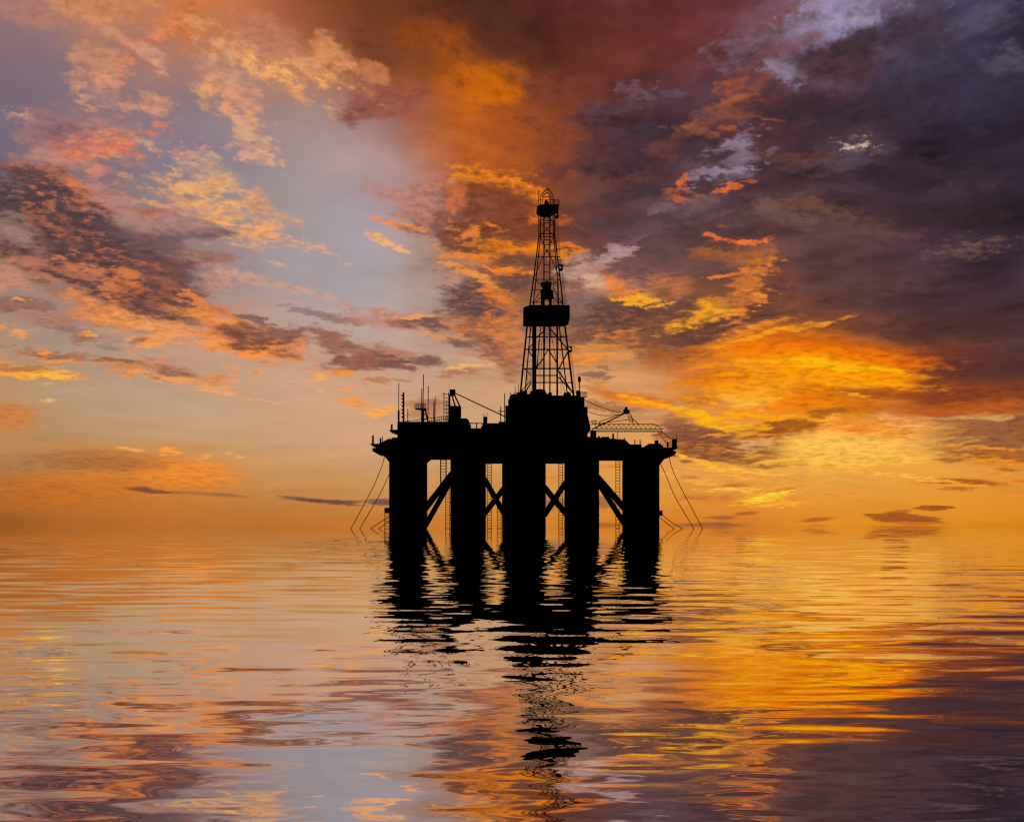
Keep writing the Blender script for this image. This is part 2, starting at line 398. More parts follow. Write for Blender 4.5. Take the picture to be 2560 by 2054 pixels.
dbar('whip_aerial', (1347, 475), (1347, 512), 1.8, 297); dbar('whip_aerial', (1385.3, 497), (1385.3, 512), 1.6, 297)

# ------------------------------------------------------------------ right crane
rc = empty('crane', P(1484, 1075, 296) - rig.location, rig)
m = MB()
for Yg in (295.2, 296.8):
    m.line((1481.8, 1060), (1636, 1060), 1.4, Yg); m.line((1636, 1060), (1655.5, 1072.4), 1.4, Yg)
    m.line((1478, 1070.8), (1659, 1072.0), 1.3, Yg); m.line((1480, 1078.0), (1655, 1078.3), 1.9, Yg)
    n = 26
    for i in range(n):
        u = 1486 + i * 6.1; up = i % 2 == 0
        m.line((u, 1060 if up else 1070.8), (u + 6.1, 1070.8 if up else 1060), 1.0, Yg)
    for i in range(40):
        u = 1492 + i * 4.1; up = i % 2 == 0
        m.line((u, 1071 if up else 1078), (u + 4.1, 1078 if up else 1071), 0.9, Yg)
for i in range(14):
    u = 1486 + i * 12.2
    for v in (1060, 1078): m.bar(P(u, v, 295.2), P(u, v, 296.8), 0.04)
part(m, 'lattice_boom', M_STEEL, rc)
part(MB().line((1480, 1073), (1571.5, 1028.4), 3.6, 296), 'strut', M_STEEL, rc)
part(MB().line((1498, 1054.2), (1560, 1032.2), 1.5, 296), 'strut', M_STEEL, rc)
m = MB().line((1498, 1058.2), (1581, 1047.6), 1.3, 296); m.line((1498, 1053.6), (1498, 1059), 1.6, 296)
part(m, 'strut', M_STEEL, rc)
m = MB().prism([(1558.5, 1024), (1561, 1022.4), (1574, 1024), (1575, 1031), (1567, 1034.4), (1560, 1031)], 295.4, 296.6)
m.prism([(1563, 1017.6), (1569, 1017), (1569, 1023.5), (1561.8, 1023.5)], 295.6, 296.4)
part(m, 'gantry_head', M_STEEL, rc)
m = MB().ladder(1568.6, 1574.6, 1031, 1056, 3.0, 295.6, 0.9, 0.8, 1574.6, 1583.5)
m.line((1574, 1030), (1582.6, 1049), 1.3, 296); m.line((1582.6, 1048), (1597, 1059.5), 1.6, 296); m.line((1580, 1049), (1584, 1060.5), 1.1, 296)
part(m, 'back_stay', M_STEEL, rc)
m = MB()
for a, b in (((1474.8, 1053.5), (1490.3, 1049.8)), ((1490.3, 1049.8), (1491.8, 1058.8)), ((1491.8, 1058.8), (1474.8, 1062)), ((1478, 1053), (1484, 1060.5)), ((1484, 1051), (1479, 1061)), ((1484, 1051), (1491, 1059)), ((1490, 1050), (1484, 1060.5))):
    m.line(a, b, 1.0, 296)
part(m, 'boom_heel', M_STEEL, rc)
def zcable(pts, name, r, Y=296): part(MB().tube(smooth_path([P(u, v, Y) for u, v in pts]), r, 6), name, M_ROPE, rc)
zcable([(1460, 997.6), (1478.3, 1007.8), (1508.4, 1019.4), (1536.3, 1027.6), (1559, 1030.8)], 'hoist_cable', 0.075)
zcable([(1467, 1027), (1485.3, 1034.5), (1508.4, 1038), (1531.6, 1038), (1557, 1034.2)], 'hoist_cable', 0.075)
zcable([(1645.3, 1078.6), (1656, 1094), (1669, 1110)], 'guy_cable', 0.075)
zcable([(1654.5, 1077.6), (1667, 1089), (1683, 1100)], 'guy_cable', 0.075)
zcable([(1654, 1076), (1654, 1086)], 'hook_line', 0.075)
zcable([(1543.7, 1078), (1543.7, 1099)], 'hook_line', 0.075)

# ------------------------------------------------------------------ mooring cables: things of their own
def mooring(pts, label, Y=296.0):
    path = smooth_path([P(u, v, Y) for u, v in pts])
    d = (path[-1] - path[-2]).normalized()
    path.append(path[-1] + d * ((path[-1].z + 1.0) / max(-d.z, 0.05)))
    o = MB().tube(path, 0.09, 8).build('mooring_cable', M_ROPE, None, smooth=True)
    base = path[-1]
    o.data.transform(Matrix.Translation(-base)); o.location = base
    tag(o, label, 'cable', 'mooring cables running from the rig into the sea')
mooring([(961.6, 1138.5), (955.9, 1160.8), (945.7, 1187.3), (927.3, 1228), (878.4, 1319)], "longest mooring cable left of the rig, hanging from under the left wing platform")
mooring([(974, 1183), (952, 1230), (926, 1276), (900.8, 1319)], "long mooring cable leaving the side of the rig's leftmost column halfway up")
mooring([(974, 1291), (951, 1304.5), (929.4, 1319)], "short mooring cable low on the leftmost column, entering the water farther out of two")
mooring([(974, 1302), (961.5, 1310), (949.8, 1319)], "shortest mooring cable, crossing the ladder at the foot of the leftmost column")
mooring([(1652.4, 1160), (1667.3, 1193.5), (1689.6, 1244.7), (1733.7, 1319.2)], "long mooring cable from the bracket under the right wing, nearer the rightmost column")
mooring([(1672.6, 1139), (1678.5, 1164.5), (1696.3, 1206.8), (1755.7, 1319.2)], "outermost mooring cable right of the rig, hanging from the right wing's underside")
mooring([(1647, 1289.5), (1665, 1306), (1683.4, 1319.2)], "short mooring cable from the rightmost column, just under its landing box")
mooring([(1655.6, 1286.5), (1678.5, 1304.8), (1704, 1319.2)], "short mooring cable leaving the outer end of the right landing box")
def exec_strokes():
    S(2, (860,100,300,150,0,(84,45,32),.5,.7,.6),(560,230,170,90,0,(150,70,25),.6,.8,.5),(200,320,170,90,30,(118,64,40),.7,.9,.5),
      (170,460,140,55,0,(215,135,90),.6),(250,660,230,100,-10,(150,85,70),.8,1.2),(130,720,90,60,0,(138,84,75),.8,1.4),
      (880,540,220,110,-5,(202,102,4),.85,.6,.6),(950,620,190,35,-15,(208,106,4),.7,.6,.5),(700,420,120,200,15,(180,85,25),.5,.8,.6),
      (1000,850,500,220,15,(175,85,35),.35,1.2,.6),
      (1650,720,170,70,0,(76,49,55),.7,1,.5),(1750,900,230,110,0,(70,49,58),.7,1,.5),(1900,790,150,45,0,(72,54,66),.7,1,.5),
      (2060,930,90,60,-30,(128,72,62),.8),(1350,1000,300,200,0,(105,58,48),.4,1.0,.6))
    S(1, (390,60,140,40,20,(218,152,100),.66,2.4,.62),(250,100,260,60,10,(185,128,105),.5),(720,190,240,38,22,(224,149,106),.66,2.4,.62),(700,60,300,50,8,(212,135,85),.7),
      (1100,110,160,60,-35,(216,122,74),.8,1.1),(1190,130,55,150,0,(208,122,72),.7,1.0),(1010,200,120,40,-30,(221,132,93),.8),
      (620,440,140,120,-10,(212,145,105),.75),(800,390,120,28,-40,(234,137,86),.66,2.4,.62),(640,500,90,40,0,(224,154,120),.8),
      (1000,360,110,40,20,(205,150,125),.6),
      (540,640,45,25,20,(218,155,118),.66,2.4,.62),(650,600,110,50,0,(180,135,122),.5),(800,630,50,22,0,(205,145,118),.8),(990,630,95,65,15,(214,152,122),.85),
      (150,725,85,22,10,(212,158,124),.66,2.4,.62),(560,860,300,140,-5,(184,128,112),.65),(430,840,190,85,10,(142,103,110),.85),
      (720,910,180,45,-25,(238,134,84),.66,2.4,.62),(600,940,200,60,-10,(218,122,96),.7),(350,1030,190,65,5,(188,134,120),.65),(600,1085,75,40,-30,(210,132,112),.8),(950,910,95,22,20,(196,154,134),.8),
      (1195,975,85,30,5,(220,156,126),.66,2.4,.62),(1200,1040,70,12,-10,(195,150,135),.7),
      (1700,260,330,130,22,(205,135,100),.5,1.2,.5),(1560,380,270,50,25,(230,160,104),.66,2.4,.62),(1440,330,120,40,15,(228,157,106),.66,2.4,.62),(1700,440,140,35,10,(248,174,94),.66,2.4,.62),(1880,480,80,60,15,(234,160,104),.66,2.4,.62),
      (2030,480,160,42,25,(243,164,90),.66,2.4,.62),(2060,330,120,80,30,(224,146,98),.8),(1480,470,130,70,40,(198,147,122),.7),
      (1400,560,80,40,20,(234,160,106),.66,2.4,.62),(1310,440,50,90,-20,(200,140,115),.6),(1480,630,110,100,30,(222,152,115),.8),(1460,700,180,42,28,(243,169,100),.66,2.4,.62),(1500,800,80,50,35,(218,163,122),.8),
      (1600,900,110,80,30,(212,162,132),.75),(1690,985,55,26,10,(233,169,130),.66,2.4,.62),(1530,980,60,25,-15,(221,162,138),.8),(1460,920,60,18,-15,(200,155,140),.6),
      (1330,1130,170,80,15,(207,162,127),.75),(1390,1190,60,50,0,(242,174,100),.66,2.4,.62),(1280,1280,240,85,12,(237,169,105),.66,2.4,.62),(1390,1370,200,75,22,(243,174,100),.66,2.4,.62),(1560,1430,120,40,5,(248,169,95),.66,2.4,.62),
      (1180,1220,90,40,5,(236,172,113),.8),(1650,1310,70,55,20,(224,160,116),.66,2.4,.62),(1780,1505,200,20,16,(238,164,115),.66,2.4,.62),
      (800,1330,420,90,8,(196,140,122),.55),(560,1230,250,60,10,(180,128,120),.6))
    S(1, (330,1170,230,90,20,(198,118,80),.85),(470,1240,50,110,-20,(218,124,76),.8),(300,1250,250,150,30,(105,74,72),.9,1.1),(60,1290,150,110,40,(84,68,74),.95,.9),
      (450,1450,440,170,28,(86,66,70),.95,1.1),(40,1180,80,50,10,(115,92,95),.7),(700,1580,440,130,15,(94,70,72),.95,1.1),(900,1500,220,60,5,(120,88,90),.75,1.5),
      (930,1310,130,16,4,(190,115,92)),(1300,1470,150,28,-5,(128,94,95),.95,.9),(1000,1500,120,40,0,(118,87,88),.8),(1250,1600,140,38,-5,(160,105,88),.8),(1150,1400,250,50,5,(165,125,120),.5),
      (300,1300,60,20,20,(205,120,76),.5,2),(200,1360,90,30,30,(195,112,72),.5,2),(470,1540,80,30,10,(210,115,68),.75,2),(620,1640,150,30,5,(235,122,65),.85,1.8),(240,1560,120,60,50,(205,140,110),.7),(130,1480,130,70,35,(170,130,115),.8),(340,1470,120,25,30,(150,90,70),.6,2))
    S(4, (520,170,440,60,20,(226,148,98),.8),(700,130,560,170,18,(94,68,69),.96,1.1),(1150,220,300,90,26,(106,74,72),.95,1.1),(1000,90,280,110,10,(112,76,74),.9,1.3),
      (700,300,280,50,12,(234,144,84),.85),(1000,380,320,60,10,(236,148,80),.85),(1400,350,270,50,15,(242,148,72),.9),(1150,440,240,60,12,(228,155,105),.6),
      (770,130,80,60,0,(222,126,66),.85,2),(640,155,40,30,0,(210,125,78),.8,2),(880,150,60,40,0,(200,112,65),.7,2),(1230,190,90,28,0,(226,130,72),.85,1.8),(1370,260,140,32,10,(226,128,76),.85,1.6),
      (1060,120,110,60,20,(165,95,72),.6,2),(900,240,140,50,15,(150,92,75),.5,2),(400,60,200,50,10,(190,115,88),.7,1.8),
      (560,40,160,24,10,(215,130,90),.7,2),(1350,60,120,60,10,(205,145,125),.6),
      (60,110,120,60,10,(205,140,108),.7),(130,255,150,36,-2,(148,104,90),.9),(150,238,30,9,0,(240,160,100),.9),(350,325,160,30,0,(178,122,98),.85),(370,375,140,25,8,(148,114,105),.85),(490,430,80,28,-3,(155,112,92),.9),
      (520,416,38,14,0,(252,165,88)),(670,450,50,22,0,(168,133,119),.8),(640,510,75,20,10,(162,130,115),.85),(130,420,50,18,-8,(240,155,88)),(10,385,25,22,0,(240,150,80)),(80,360,35,14,0,(215,148,112)),
      (920,490,140,42,5,(247,158,78)),(850,478,55,20,-5,(172,106,76),.8),(790,552,35,15,0,(227,143,88)),(800,400,70,20,0,(205,140,110),.7),
      (1560,480,280,95,12,(238,136,68),.95),(1620,470,200,75,12,(132,86,68),.95,1.1),(1500,445,100,35,5,(122,82,68),.9),(1790,432,170,40,8,(142,94,82),.95),(1580,570,100,30,0,(250,146,62),.9),(1370,510,70,28,-5,(240,150,75),.9),
      (1600,350,90,14,12,(125,92,88),.9),(1800,500,140,30,-10,(230,140,80),.8),
      (2080,480,120,60,15,(150,98,78),.9),(2110,590,60,40,0,(125,80,62),.9),(2120,680,60,28,0,(250,152,62),.9),
      (330,565,210,32,6,(168,110,78),.9),(240,526,38,13,0,(252,150,66)),(360,598,160,13,5,(234,148,82),.9),(200,685,225,42,7,(248,159,58),.95),(110,642,140,18,-4,(178,118,70),.9),
      (310,705,110,26,0,(255,188,72),.9),(310,765,50,10,0,(220,165,110),.8),(740,645,170,34,4,(218,139,86),.9),(720,622,160,14,3,(148,98,80),.9),(830,670,40,24,-20,(235,145,75),.9),
      (1060,670,150,45,18,(178,120,96),.9),(1000,640,70,30,0,(215,140,100),.8),(1200,738,240,28,9,(237,158,92),.9),(1140,690,120,14,14,(148,104,82),.9),(1330,738,70,22,0,(224,146,94),.9),(1390,722,60,9,0,(230,155,105),.9),
      (1420,665,42,17,-10,(237,158,96)),(1570,680,24,18,0,(242,152,84)),(1940,590,30,22,0,(220,145,110),.8),(1340,808,110,13,8,(237,163,112),.9),(1590,855,120,14,3,(227,163,117),.85),(1760,745,70,14,10,(215,165,130),.8),
      (330,882,55,11,-8,(230,176,110)),(1980,708,70,26,-10,(242,168,92)),(2020,815,40,10,0,(225,165,120),.8),(60,960,140,80,0,(214,126,60),.7,.7,.5),
      (850,1310,600,130,3,(226,132,45),.6,.6,.6),(1150,1310,280,70,2,(246,141,48),.7,.7,.5),(650,1240,330,55,3,(168,104,60),.75,.9,.5),(250,1430,520,90,0,(202,108,36),.55,.7,.6),(200,1250,260,60,0,(160,112,75),.5,.7,.6),
      (1060,1185,60,24,0,(250,157,68),.9),(760,1155,40,8,0,(242,174,94)),(850,1168,50,8,0,(238,168,88)),(1280,1218,34,10,0,(235,168,90),.6,2.5),(1425,1192,22,8,0,(235,172,95),.6,2.5),(1497,1213,24,8,0,(238,175,95),.6,2.5),
      (970,1418,150,10,3,(120,75,55),.9,1),(1340,1440,190,12,5,(162,104,65),.8,1),(2000,1490,220,14,5,(108,70,60),.92,1),
      (1700,110,370,28,14,(218,158,132),.55,.9,.5),(1990,325,170,25,5,(138,114,115),.8),(2100,350,60,22,0,(150,115,110),.7))
    S(5, (20,1495,110,13,0,(118,80,65),.9,1),(270,1490,110,22,0,(114,80,75),.92,.9),
      (110,500,180,55,18,(155,106,86),.9),(150,620,240,48,0,(146,92,73),.92),(310,600,95,50,0,(124,84,75),.92),(510,610,115,38,12,(130,90,80),.93,1.1),(20,685,70,24,0,(242,145,62),.9),(330,540,120,28,0,(188,124,98),.8),
      (60,350,140,28,8,(165,116,102),.85),(400,340,300,52,6,(198,130,104),.85),(540,350,210,38,5,(114,85,80),.9),(500,304,150,12,3,(238,154,94),.9),
      (780,230,110,120,20,(118,86,82),.85),(820,190,140,85,0,(109,80,79),.92,1.2),(900,270,240,100,15,(112,80,76),.92,1.2),(1000,200,130,55,25,(228,130,45),.85,1.8),(920,150,60,30,20,(240,131,50),.8,1.8),
      (1060,70,330,60,8,(140,84,62),.85),(820,60,180,26,20,(232,148,72),.9),(1050,40,160,20,8,(245,136,35),.9),(1100,130,110,70,0,(108,74,66),.85),
      (850,395,130,40,20,(220,138,78),.85,1.8),(960,450,170,65,30,(140,95,80),.9),(700,430,160,18,5,(228,148,92),.9),(780,470,120,25,15,(125,90,82),.85),(1000,400,150,60,0,(190,108,58),.75,1.8),
      (1030,540,170,95,40,(166,106,77),.88,1.5),(1050,640,100,60,40,(172,112,78),.85,1.4),(1080,450,90,80,0,(215,130,65),.6,1.8),(900,560,140,20,10,(205,135,95),.7),
      (740,690,160,32,-8,(175,121,92),.9),(790,662,120,24,-8,(244,176,110),.9),(240,757,75,28,0,(198,124,86),.9),(370,740,60,14,0,(182,128,100),.8),(60,790,70,25,0,(227,158,108),.8),(110,872,90,24,0,(238,154,78),.9),(260,914,100,20,-5,(252,168,74),.9),(560,900,120,50,0,(184,124,90),.8),(600,870,60,18,0,(165,112,85),.7))
    S(5, (1500,80,120,110,0,(206,160,142),.65),(1580,150,100,60,0,(222,175,142),.7),(1560,300,100,70,0,(215,165,130),.7),(1830,235,170,48,8,(255,167,42),.92,1.5),(1720,150,90,60,40,(238,135,64),.85),(1900,60,330,70,10,(118,79,75),.9,1.2),(1600,30,120,30,-30,(180,130,115),.8),
      (2050,160,150,70,0,(172,104,66),.85),(1700,320,300,105,0,(102,71,65),.95,1.1),(1900,330,230,85,0,(108,71,60),.9,1.1),(1520,280,80,60,0,(140,105,95),.8),(1580,440,260,55,0,(128,84,65),.9),(1700,428,90,24,0,(208,119,57),.85,1.8),
      (1640,512,260,22,-3,(220,140,64),.9),(1560,590,240,28,-5,(242,144,58),.85),(2000,430,180,110,0,(132,82,56),.85,1.3),(1850,480,200,40,0,(150,90,60),.7),(2050,560,180,70,0,(170,95,50),.7),
      (1615,640,48,14,-6,(165,112,86),.9),(1590,702,78,26,0,(148,104,85),.9),(1700,800,150,25,15,(192,128,78),.8),(1860,845,270,48,12,(218,120,38),.85,1.4),(1700,905,220,28,8,(170,111,72),.85),(1950,885,220,36,20,(252,146,28),.85),
      (2060,1000,90,32,0,(165,106,76),.85),(1800,985,150,20,5,(190,135,90),.6),(1150,715,60,22,0,(190,130,100),.7),
      (1330,1500,110,42,0,(150,100,80),.7,.9),(1650,1490,80,40,0,(150,95,70),.75,.9),(1670,1640,130,18,0,(165,85,50),.7,.9),(1340,1330,90,40,0,(235,136,55),.4,.9),(1700,1260,200,18,2,(235,141,45),.7,1))
    S(2, (900,1075,180,18,8,(218,120,30),.85),(850,1118,130,26,8,(242,135,28),.92),(740,1150,120,24,-10,(225,130,45),.8),(1050,1170,190,34,25,(247,131,14),.92),(1200,1260,60,50,45,(238,122,24),.9),(1210,1340,65,38,-40,(252,135,14),.9),
      (950,1290,250,150,15,(130,69,44),.92,1.0),(650,1330,210,105,0,(140,86,70),.85),(720,1250,70,50,-20,(208,110,57),.8),(550,1170,140,26,-5,(192,124,97),.8),(450,1250,200,65,15,(188,128,112),.75),(400,1400,190,24,12,(233,145,88),.9),(480,1350,160,25,12,(180,122,105),.7),
      (310,1510,120,24,22,(242,174,115),.92),(640,1420,100,30,15,(130,95,88),.8),(1100,1540,220,42,2,(247,135,14),.92,1.4),(830,1590,170,40,5,(237,135,44),.9),(760,1510,240,48,12,(120,74,56),.9),(960,1550,90,70,0,(204,110,30),.8,1.8),(1110,1620,150,40,0,(112,70,56),.9),
      (1430,1560,90,20,15,(218,114,44),.9),(1400,1605,70,30,0,(232,132,35),.85),(1000,1440,270,60,2,(126,69,46),.9),(830,1470,60,24,-30,(224,124,60),.85),(950,1414,45,13,0,(228,120,44),.9),(1400,1390,90,30,20,(190,98,45),.7),(1250,1450,150,60,0,(128,66,42),.6),
      (1680,1612,160,34,-20,(186,146,138),.75),(1740,1580,60,50,40,(185,150,150),.7),(1870,560,75,34,0,(112,84,94),.65,2.2,.6),(2030,575,130,20,0,(100,78,88),.7),(2080,1270,110,24,-30,(124,100,112),.8),(1880,1480,85,18,-15,(124,90,96),.8),(2130,1200,55,28,10,(172,88,56),.85))
    S(3, (950,120,300,85,-8,(150,140,166),.75,2.2,.6),(1200,120,90,70,-40,(160,152,180),.85,2.0,.5),(740,175,190,70,-15,(140,126,150),.65,2.3,.6),(500,120,260,60,-20,(120,84,90),.5),(400,290,190,55,-20,(126,98,114),.6,2.2,.6),(890,270,90,44,-30,(148,136,160),.7,2.2,.6),(720,460,90,56,5,(152,138,160),.8,2.2,.55),(750,512,55,20,0,(150,130,155),.8),
      (560,180,150,40,-20,(120,80,85),.75),(640,110,90,38,-25,(122,77,78),.85),(830,245,80,25,-20,(124,85,95),.85),(1180,50,60,40,-50,(110,92,112),.7),
      (1130,280,190,75,-8,(78,57,70),.95,1.0),(1000,400,270,105,8,(82,51,57),.95,.9),(1450,150,200,130,0,(84,66,84),.7,1,.5),(1900,50,180,60,-20,(88,80,104),.6,1,.5),(1700,200,330,60,0,(70,56,68),.5,1,.5),
      (1750,460,330,110,0,(66,58,82),.6,1,.6),(310,540,100,34,-10,(152,82,54),.8),(360,640,100,40,-5,(178,91,52),.85),(480,600,85,20,5,(168,88,52),.85),(560,512,90,34,0,(130,72,58),.75),(420,440,90,24,0,(125,66,58),.7),(220,720,190,58,-20,(144,83,64),.8,1.8),
      (110,850,150,18,15,(152,83,58),.85),(270,815,55,15,0,(165,84,54),.8),(550,740,80,7,4,(150,84,60),.8),(800,768,80,8,-5,(110,66,60),.7),(160,740,50,22,0,(95,72,84),.8),(100,920,200,60,0,(72,52,58),.7,1),
      (300,910,120,24,-25,(150,130,148),.75,2.2,.55),(362,985,50,85,10,(138,118,138),.7,2.2,.55),(250,1078,130,18,-15,(152,132,150),.75,2.2,.55),(140,1100,70,20,0,(134,108,126),.8),(200,1000,120,50,0,(70,52,60),.7,1),(530,935,32,20,0,(128,100,110),.7),
      (1080,900,190,100,0,(104,82,94),.55,.8,.6),(1080,890,70,34,0,(160,132,130),.7,2.6,.6),(1095,915,75,30,8,(228,192,164),.75,3.0,.6),(1060,1010,130,60,0,(84,70,86),.7,.8,.5),(2030,390,85,50,0,(110,100,120),.6,2.4,.7),
      (320,1155,72,17,-12,(238,112,42),.95),(55,1120,38,24,20,(218,110,47),.9),(30,1205,70,25,25,(194,94,52),.85),(180,1200,100,13,20,(150,86,60),.8),(440,1100,40,10,0,(170,88,55),.8),(235,1490,120,16,6,(238,112,47),.95),(450,1512,100,15,-3,(238,116,47),.95),(240,1405,44,9,0,(192,104,57),.8),
      (1860,1540,150,34,-3,(132,92,78),.5,2.4,.8),(900,1290,430,55,15,(110,73,66),.65,1,.6),(330,1600,230,36,0,(168,98,47),.8),(480,1642,140,25,0,(204,119,38),.85),(100,1250,140,50,-15,(112,84,87),.8),(580,1260,100,60,30,(106,79,76),.75),(340,1370,70,42,0,(112,80,74),.75),(1010,1270,140,50,20,(70,49,56),.7,1,.5))
    S(6, (300,60,200,70,0,(105,72,68),.7),(200,300,220,58,-12,(255,163,28),.95,1.5),(430,180,90,120,25,(214,120,53),.85,1.4),(330,92,140,13,-12,(234,126,53),.9),(500,55,100,32,0,(218,120,52),.85),(650,110,120,60,0,(112,68,58),.8),
      (250,370,280,50,-20,(108,69,56),.95,1.1),(560,260,150,70,-30,(112,66,54),.85),(110,440,220,48,0,(112,69,56),.93),(100,562,210,48,5,(148,85,50),.9),(40,300,80,50,0,(110,72,60),.8),
      (600,470,370,60,-3,(238,129,24),.85,1),(520,390,180,20,-12,(245,150,40),.85),(800,540,430,60,4,(238,114,10),.8,.8,.5),(900,620,570,85,8,(252,144,12),.85,.8,.5),(1000,642,460,34,5,(255,165,8),.85,.8,.5),(1300,610,190,80,5,(228,106,12),.75,.9,.5),(1430,640,70,110,0,(220,105,15),.6,1),
      (540,635,110,28,0,(255,152,66),.9,.9),(430,850,160,62,-5,(255,178,66),.92,1.2),(560,860,60,20,-40,(255,196,90),.8),(300,800,220,20,-20,(255,169,24),.85),(1150,742,320,30,5,(252,146,14),.85),(150,850,140,50,0,(200,110,30),.7),(200,720,200,40,0,(250,131,15),.7),
      (900,790,180,38,5,(192,104,22),.85,1),(1180,812,190,42,6,(163,88,24),.92,1),(1000,870,320,55,15,(218,120,20),.85),(700,870,320,60,0,(242,127,8),.75,1),(1090,820,60,12,15,(245,159,50),.8),
      (130,965,200,28,20,(255,172,24),.92),(600,960,420,36,5,(252,150,24),.85),(300,1020,160,20,10,(255,165,40),.8),(130,1100,210,105,10,(148,91,62),.93,1.1),(700,1010,260,62,-12,(178,101,32),.92,1.1),(820,970,120,30,-20,(190,108,30),.8),(400,1072,180,18,5,(238,141,44),.9),(400,1050,60,15,0,(165,100,50),.8),
      (460,1150,120,32,-10,(228,170,112),.85),(330,1200,340,55,5,(163,95,52),.93,1.1),(330,1180,70,22,-10,(150,98,75),.8),(100,1230,220,22,22,(255,176,50),.92),(350,1292,220,16,5,(255,176,60),.92),(620,1230,200,18,-5,(250,169,60),.8),(560,1170,130,30,-20,(175,105,55),.85),(720,1225,130,40,0,(200,122,45),.8,1.6),(720,1236,60,12,0,(170,100,45),.9),(650,1100,130,22,-15,(178,104,50),.9),
      (1000,1170,540,100,-3,(255,190,86),.6,.7,.6),(1100,1240,520,26,0,(255,186,64),.8,.8),(930,1050,50,90,0,(255,195,80),.7),(900,1140,160,16,-15,(255,200,90),.7),(1150,1042,260,44,5,(252,148,46),.85),(1170,1030,80,20,0,(235,129,40),.8),(1400,1010,140,44,15,(238,139,52),.85),(1440,1040,60,14,0,(222,130,50),.8),
      (1330,940,80,28,0,(238,176,110),.6,1.6),(1500,960,120,30,5,(235,141,70),.7),(1850,952,330,26,1,(238,178,104),.7,1.3),(1480,1010,130,14,5,(242,180,100),.55),(1790,988,190,18,7,(168,104,62),.92),(1700,920,500,20,2,(195,100,35),.7),
      (1960,1080,330,75,-3,(162,100,58),.95,1.0),(1700,1062,140,18,0,(200,125,60),.8),(1900,1190,330,50,3,(190,108,44),.93,1.2),(2060,1150,130,34,0,(162,96,56),.9),(2050,1225,220,30,3,(236,131,40),.85),(1980,1165,180,10,2,(235,131,45),.8),(1680,1240,90,12,0,(165,96,52),.93),(1700,1180,70,20,-15,(170,102,55),.85),
      (2140,1000,70,80,-30,(150,90,62),.92),(2065,1285,65,14,0,(162,96,48),.93),(2000,1310,170,20,0,(240,150,60),.7),(1750,1370,240,20,2,(165,90,30),.93,.9),(1450,1342,280,13,8,(255,178,66),.9),(1300,1326,120,7,2,(255,183,70),.8),(1740,1396,90,14,0,(190,106,34),.92),(1730,1382,220,8,2,(250,159,50),.8),(2140,1357,55,16,0,(236,135,44),.9),(2100,1450,90,8,0,(240,141,50),.8),
      (900,1290,160,8,4,(250,173,70),.8),(570,1452,180,32,-12,(255,192,56),.95,1.3),(430,1418,60,22,0,(255,188,70),.85),(640,1428,110,18,-10,(208,120,44),.9),(320,1396,120,24,0,(212,124,44),.92),(300,1420,140,10,0,(255,194,76),.9),(80,1352,150,20,12,(255,174,66),.9),(40,1338,55,14,0,(190,112,54),.9),(110,1462,90,20,0,(206,112,60),.85),(280,1466,55,13,0,(212,120,62),.85),(600,1500,170,22,0,(255,171,52),.85),(1000,1440,250,20,0,(240,155,70),.4,.8),
      (410,1560,70,12,-3,(183,101,44),.93,1),(260,1588,85,12,0,(163,96,50),.93,1),(180,1634,200,16,0,(158,91,54),.92,1),(860,1602,90,14,-5,(184,96,40),.92,1),(1400,1590,205,36,5,(163,88,32),.95,.9,.25),(1480,1600,150,14,6,(170,85,30),.8,1),(1590,1523,105,18,0,(160,86,33),.95,.9,.25),(880,1648,80,8,0,(190,96,40),.9,1),(1450,1622,180,10,0,(226,122,36),.6,1.2),(1400,1540,60,6,0,(190,105,45),.8,1))

    # broken, dappled texture over the clouds above
    S(1, (450,1450,460,160,28,(182,104,68),0.50,4,.9,3),(330,1230,240,120,25,(205,118,76),0.50,4,.9,3),(750,1600,420,110,12,(180,108,76),0.43,4,.9,3),(600,1450,420,140,25,(70,56,60),0.43,3.6,.9,0),(1100,1480,280,90,8,(125,92,90),0.40,4,.9,0),
      (1380,1250,280,190,15,(152,128,136),0.47,4,.9,0),(1390,1280,240,150,15,(250,188,110),0.43,4.5,.9,3),(1480,640,180,220,20,(154,128,136),0.43,4,.9,1),(1850,400,340,130,20,(186,132,118),0.43,4,.9,1),(1800,420,330,60,20,(252,185,105),0.43,4.5,.9,3),
      (650,480,200,150,-10,(150,122,134),0.40,4,.9,0),(600,900,330,150,-8,(160,115,118),0.36,4,.9,0),(650,900,280,120,-15,(240,150,95),0.40,4.5,.9,3),(800,120,500,110,10,(170,120,112),0.36,4,.9,0))
    S(4, (750,150,560,160,18,(198,114,70),0.50,4,.9,3),(900,330,440,70,12,(248,172,108),0.47,4.2,.9,3),(800,180,480,130,20,(76,58,60),0.43,3.8,.9,1),(1100,330,400,70,14,(140,88,74),0.36,4,.9,3),
      (1650,480,280,95,10,(214,128,70),0.43,4.2,.9,3),(200,340,260,120,5,(200,140,112),0.36,4.5,.9,3),(1200,710,280,60,10,(196,132,98),0.43,4.2,.9,3),(250,650,240,60,5,(190,120,66),0.36,4.2,.9,3))
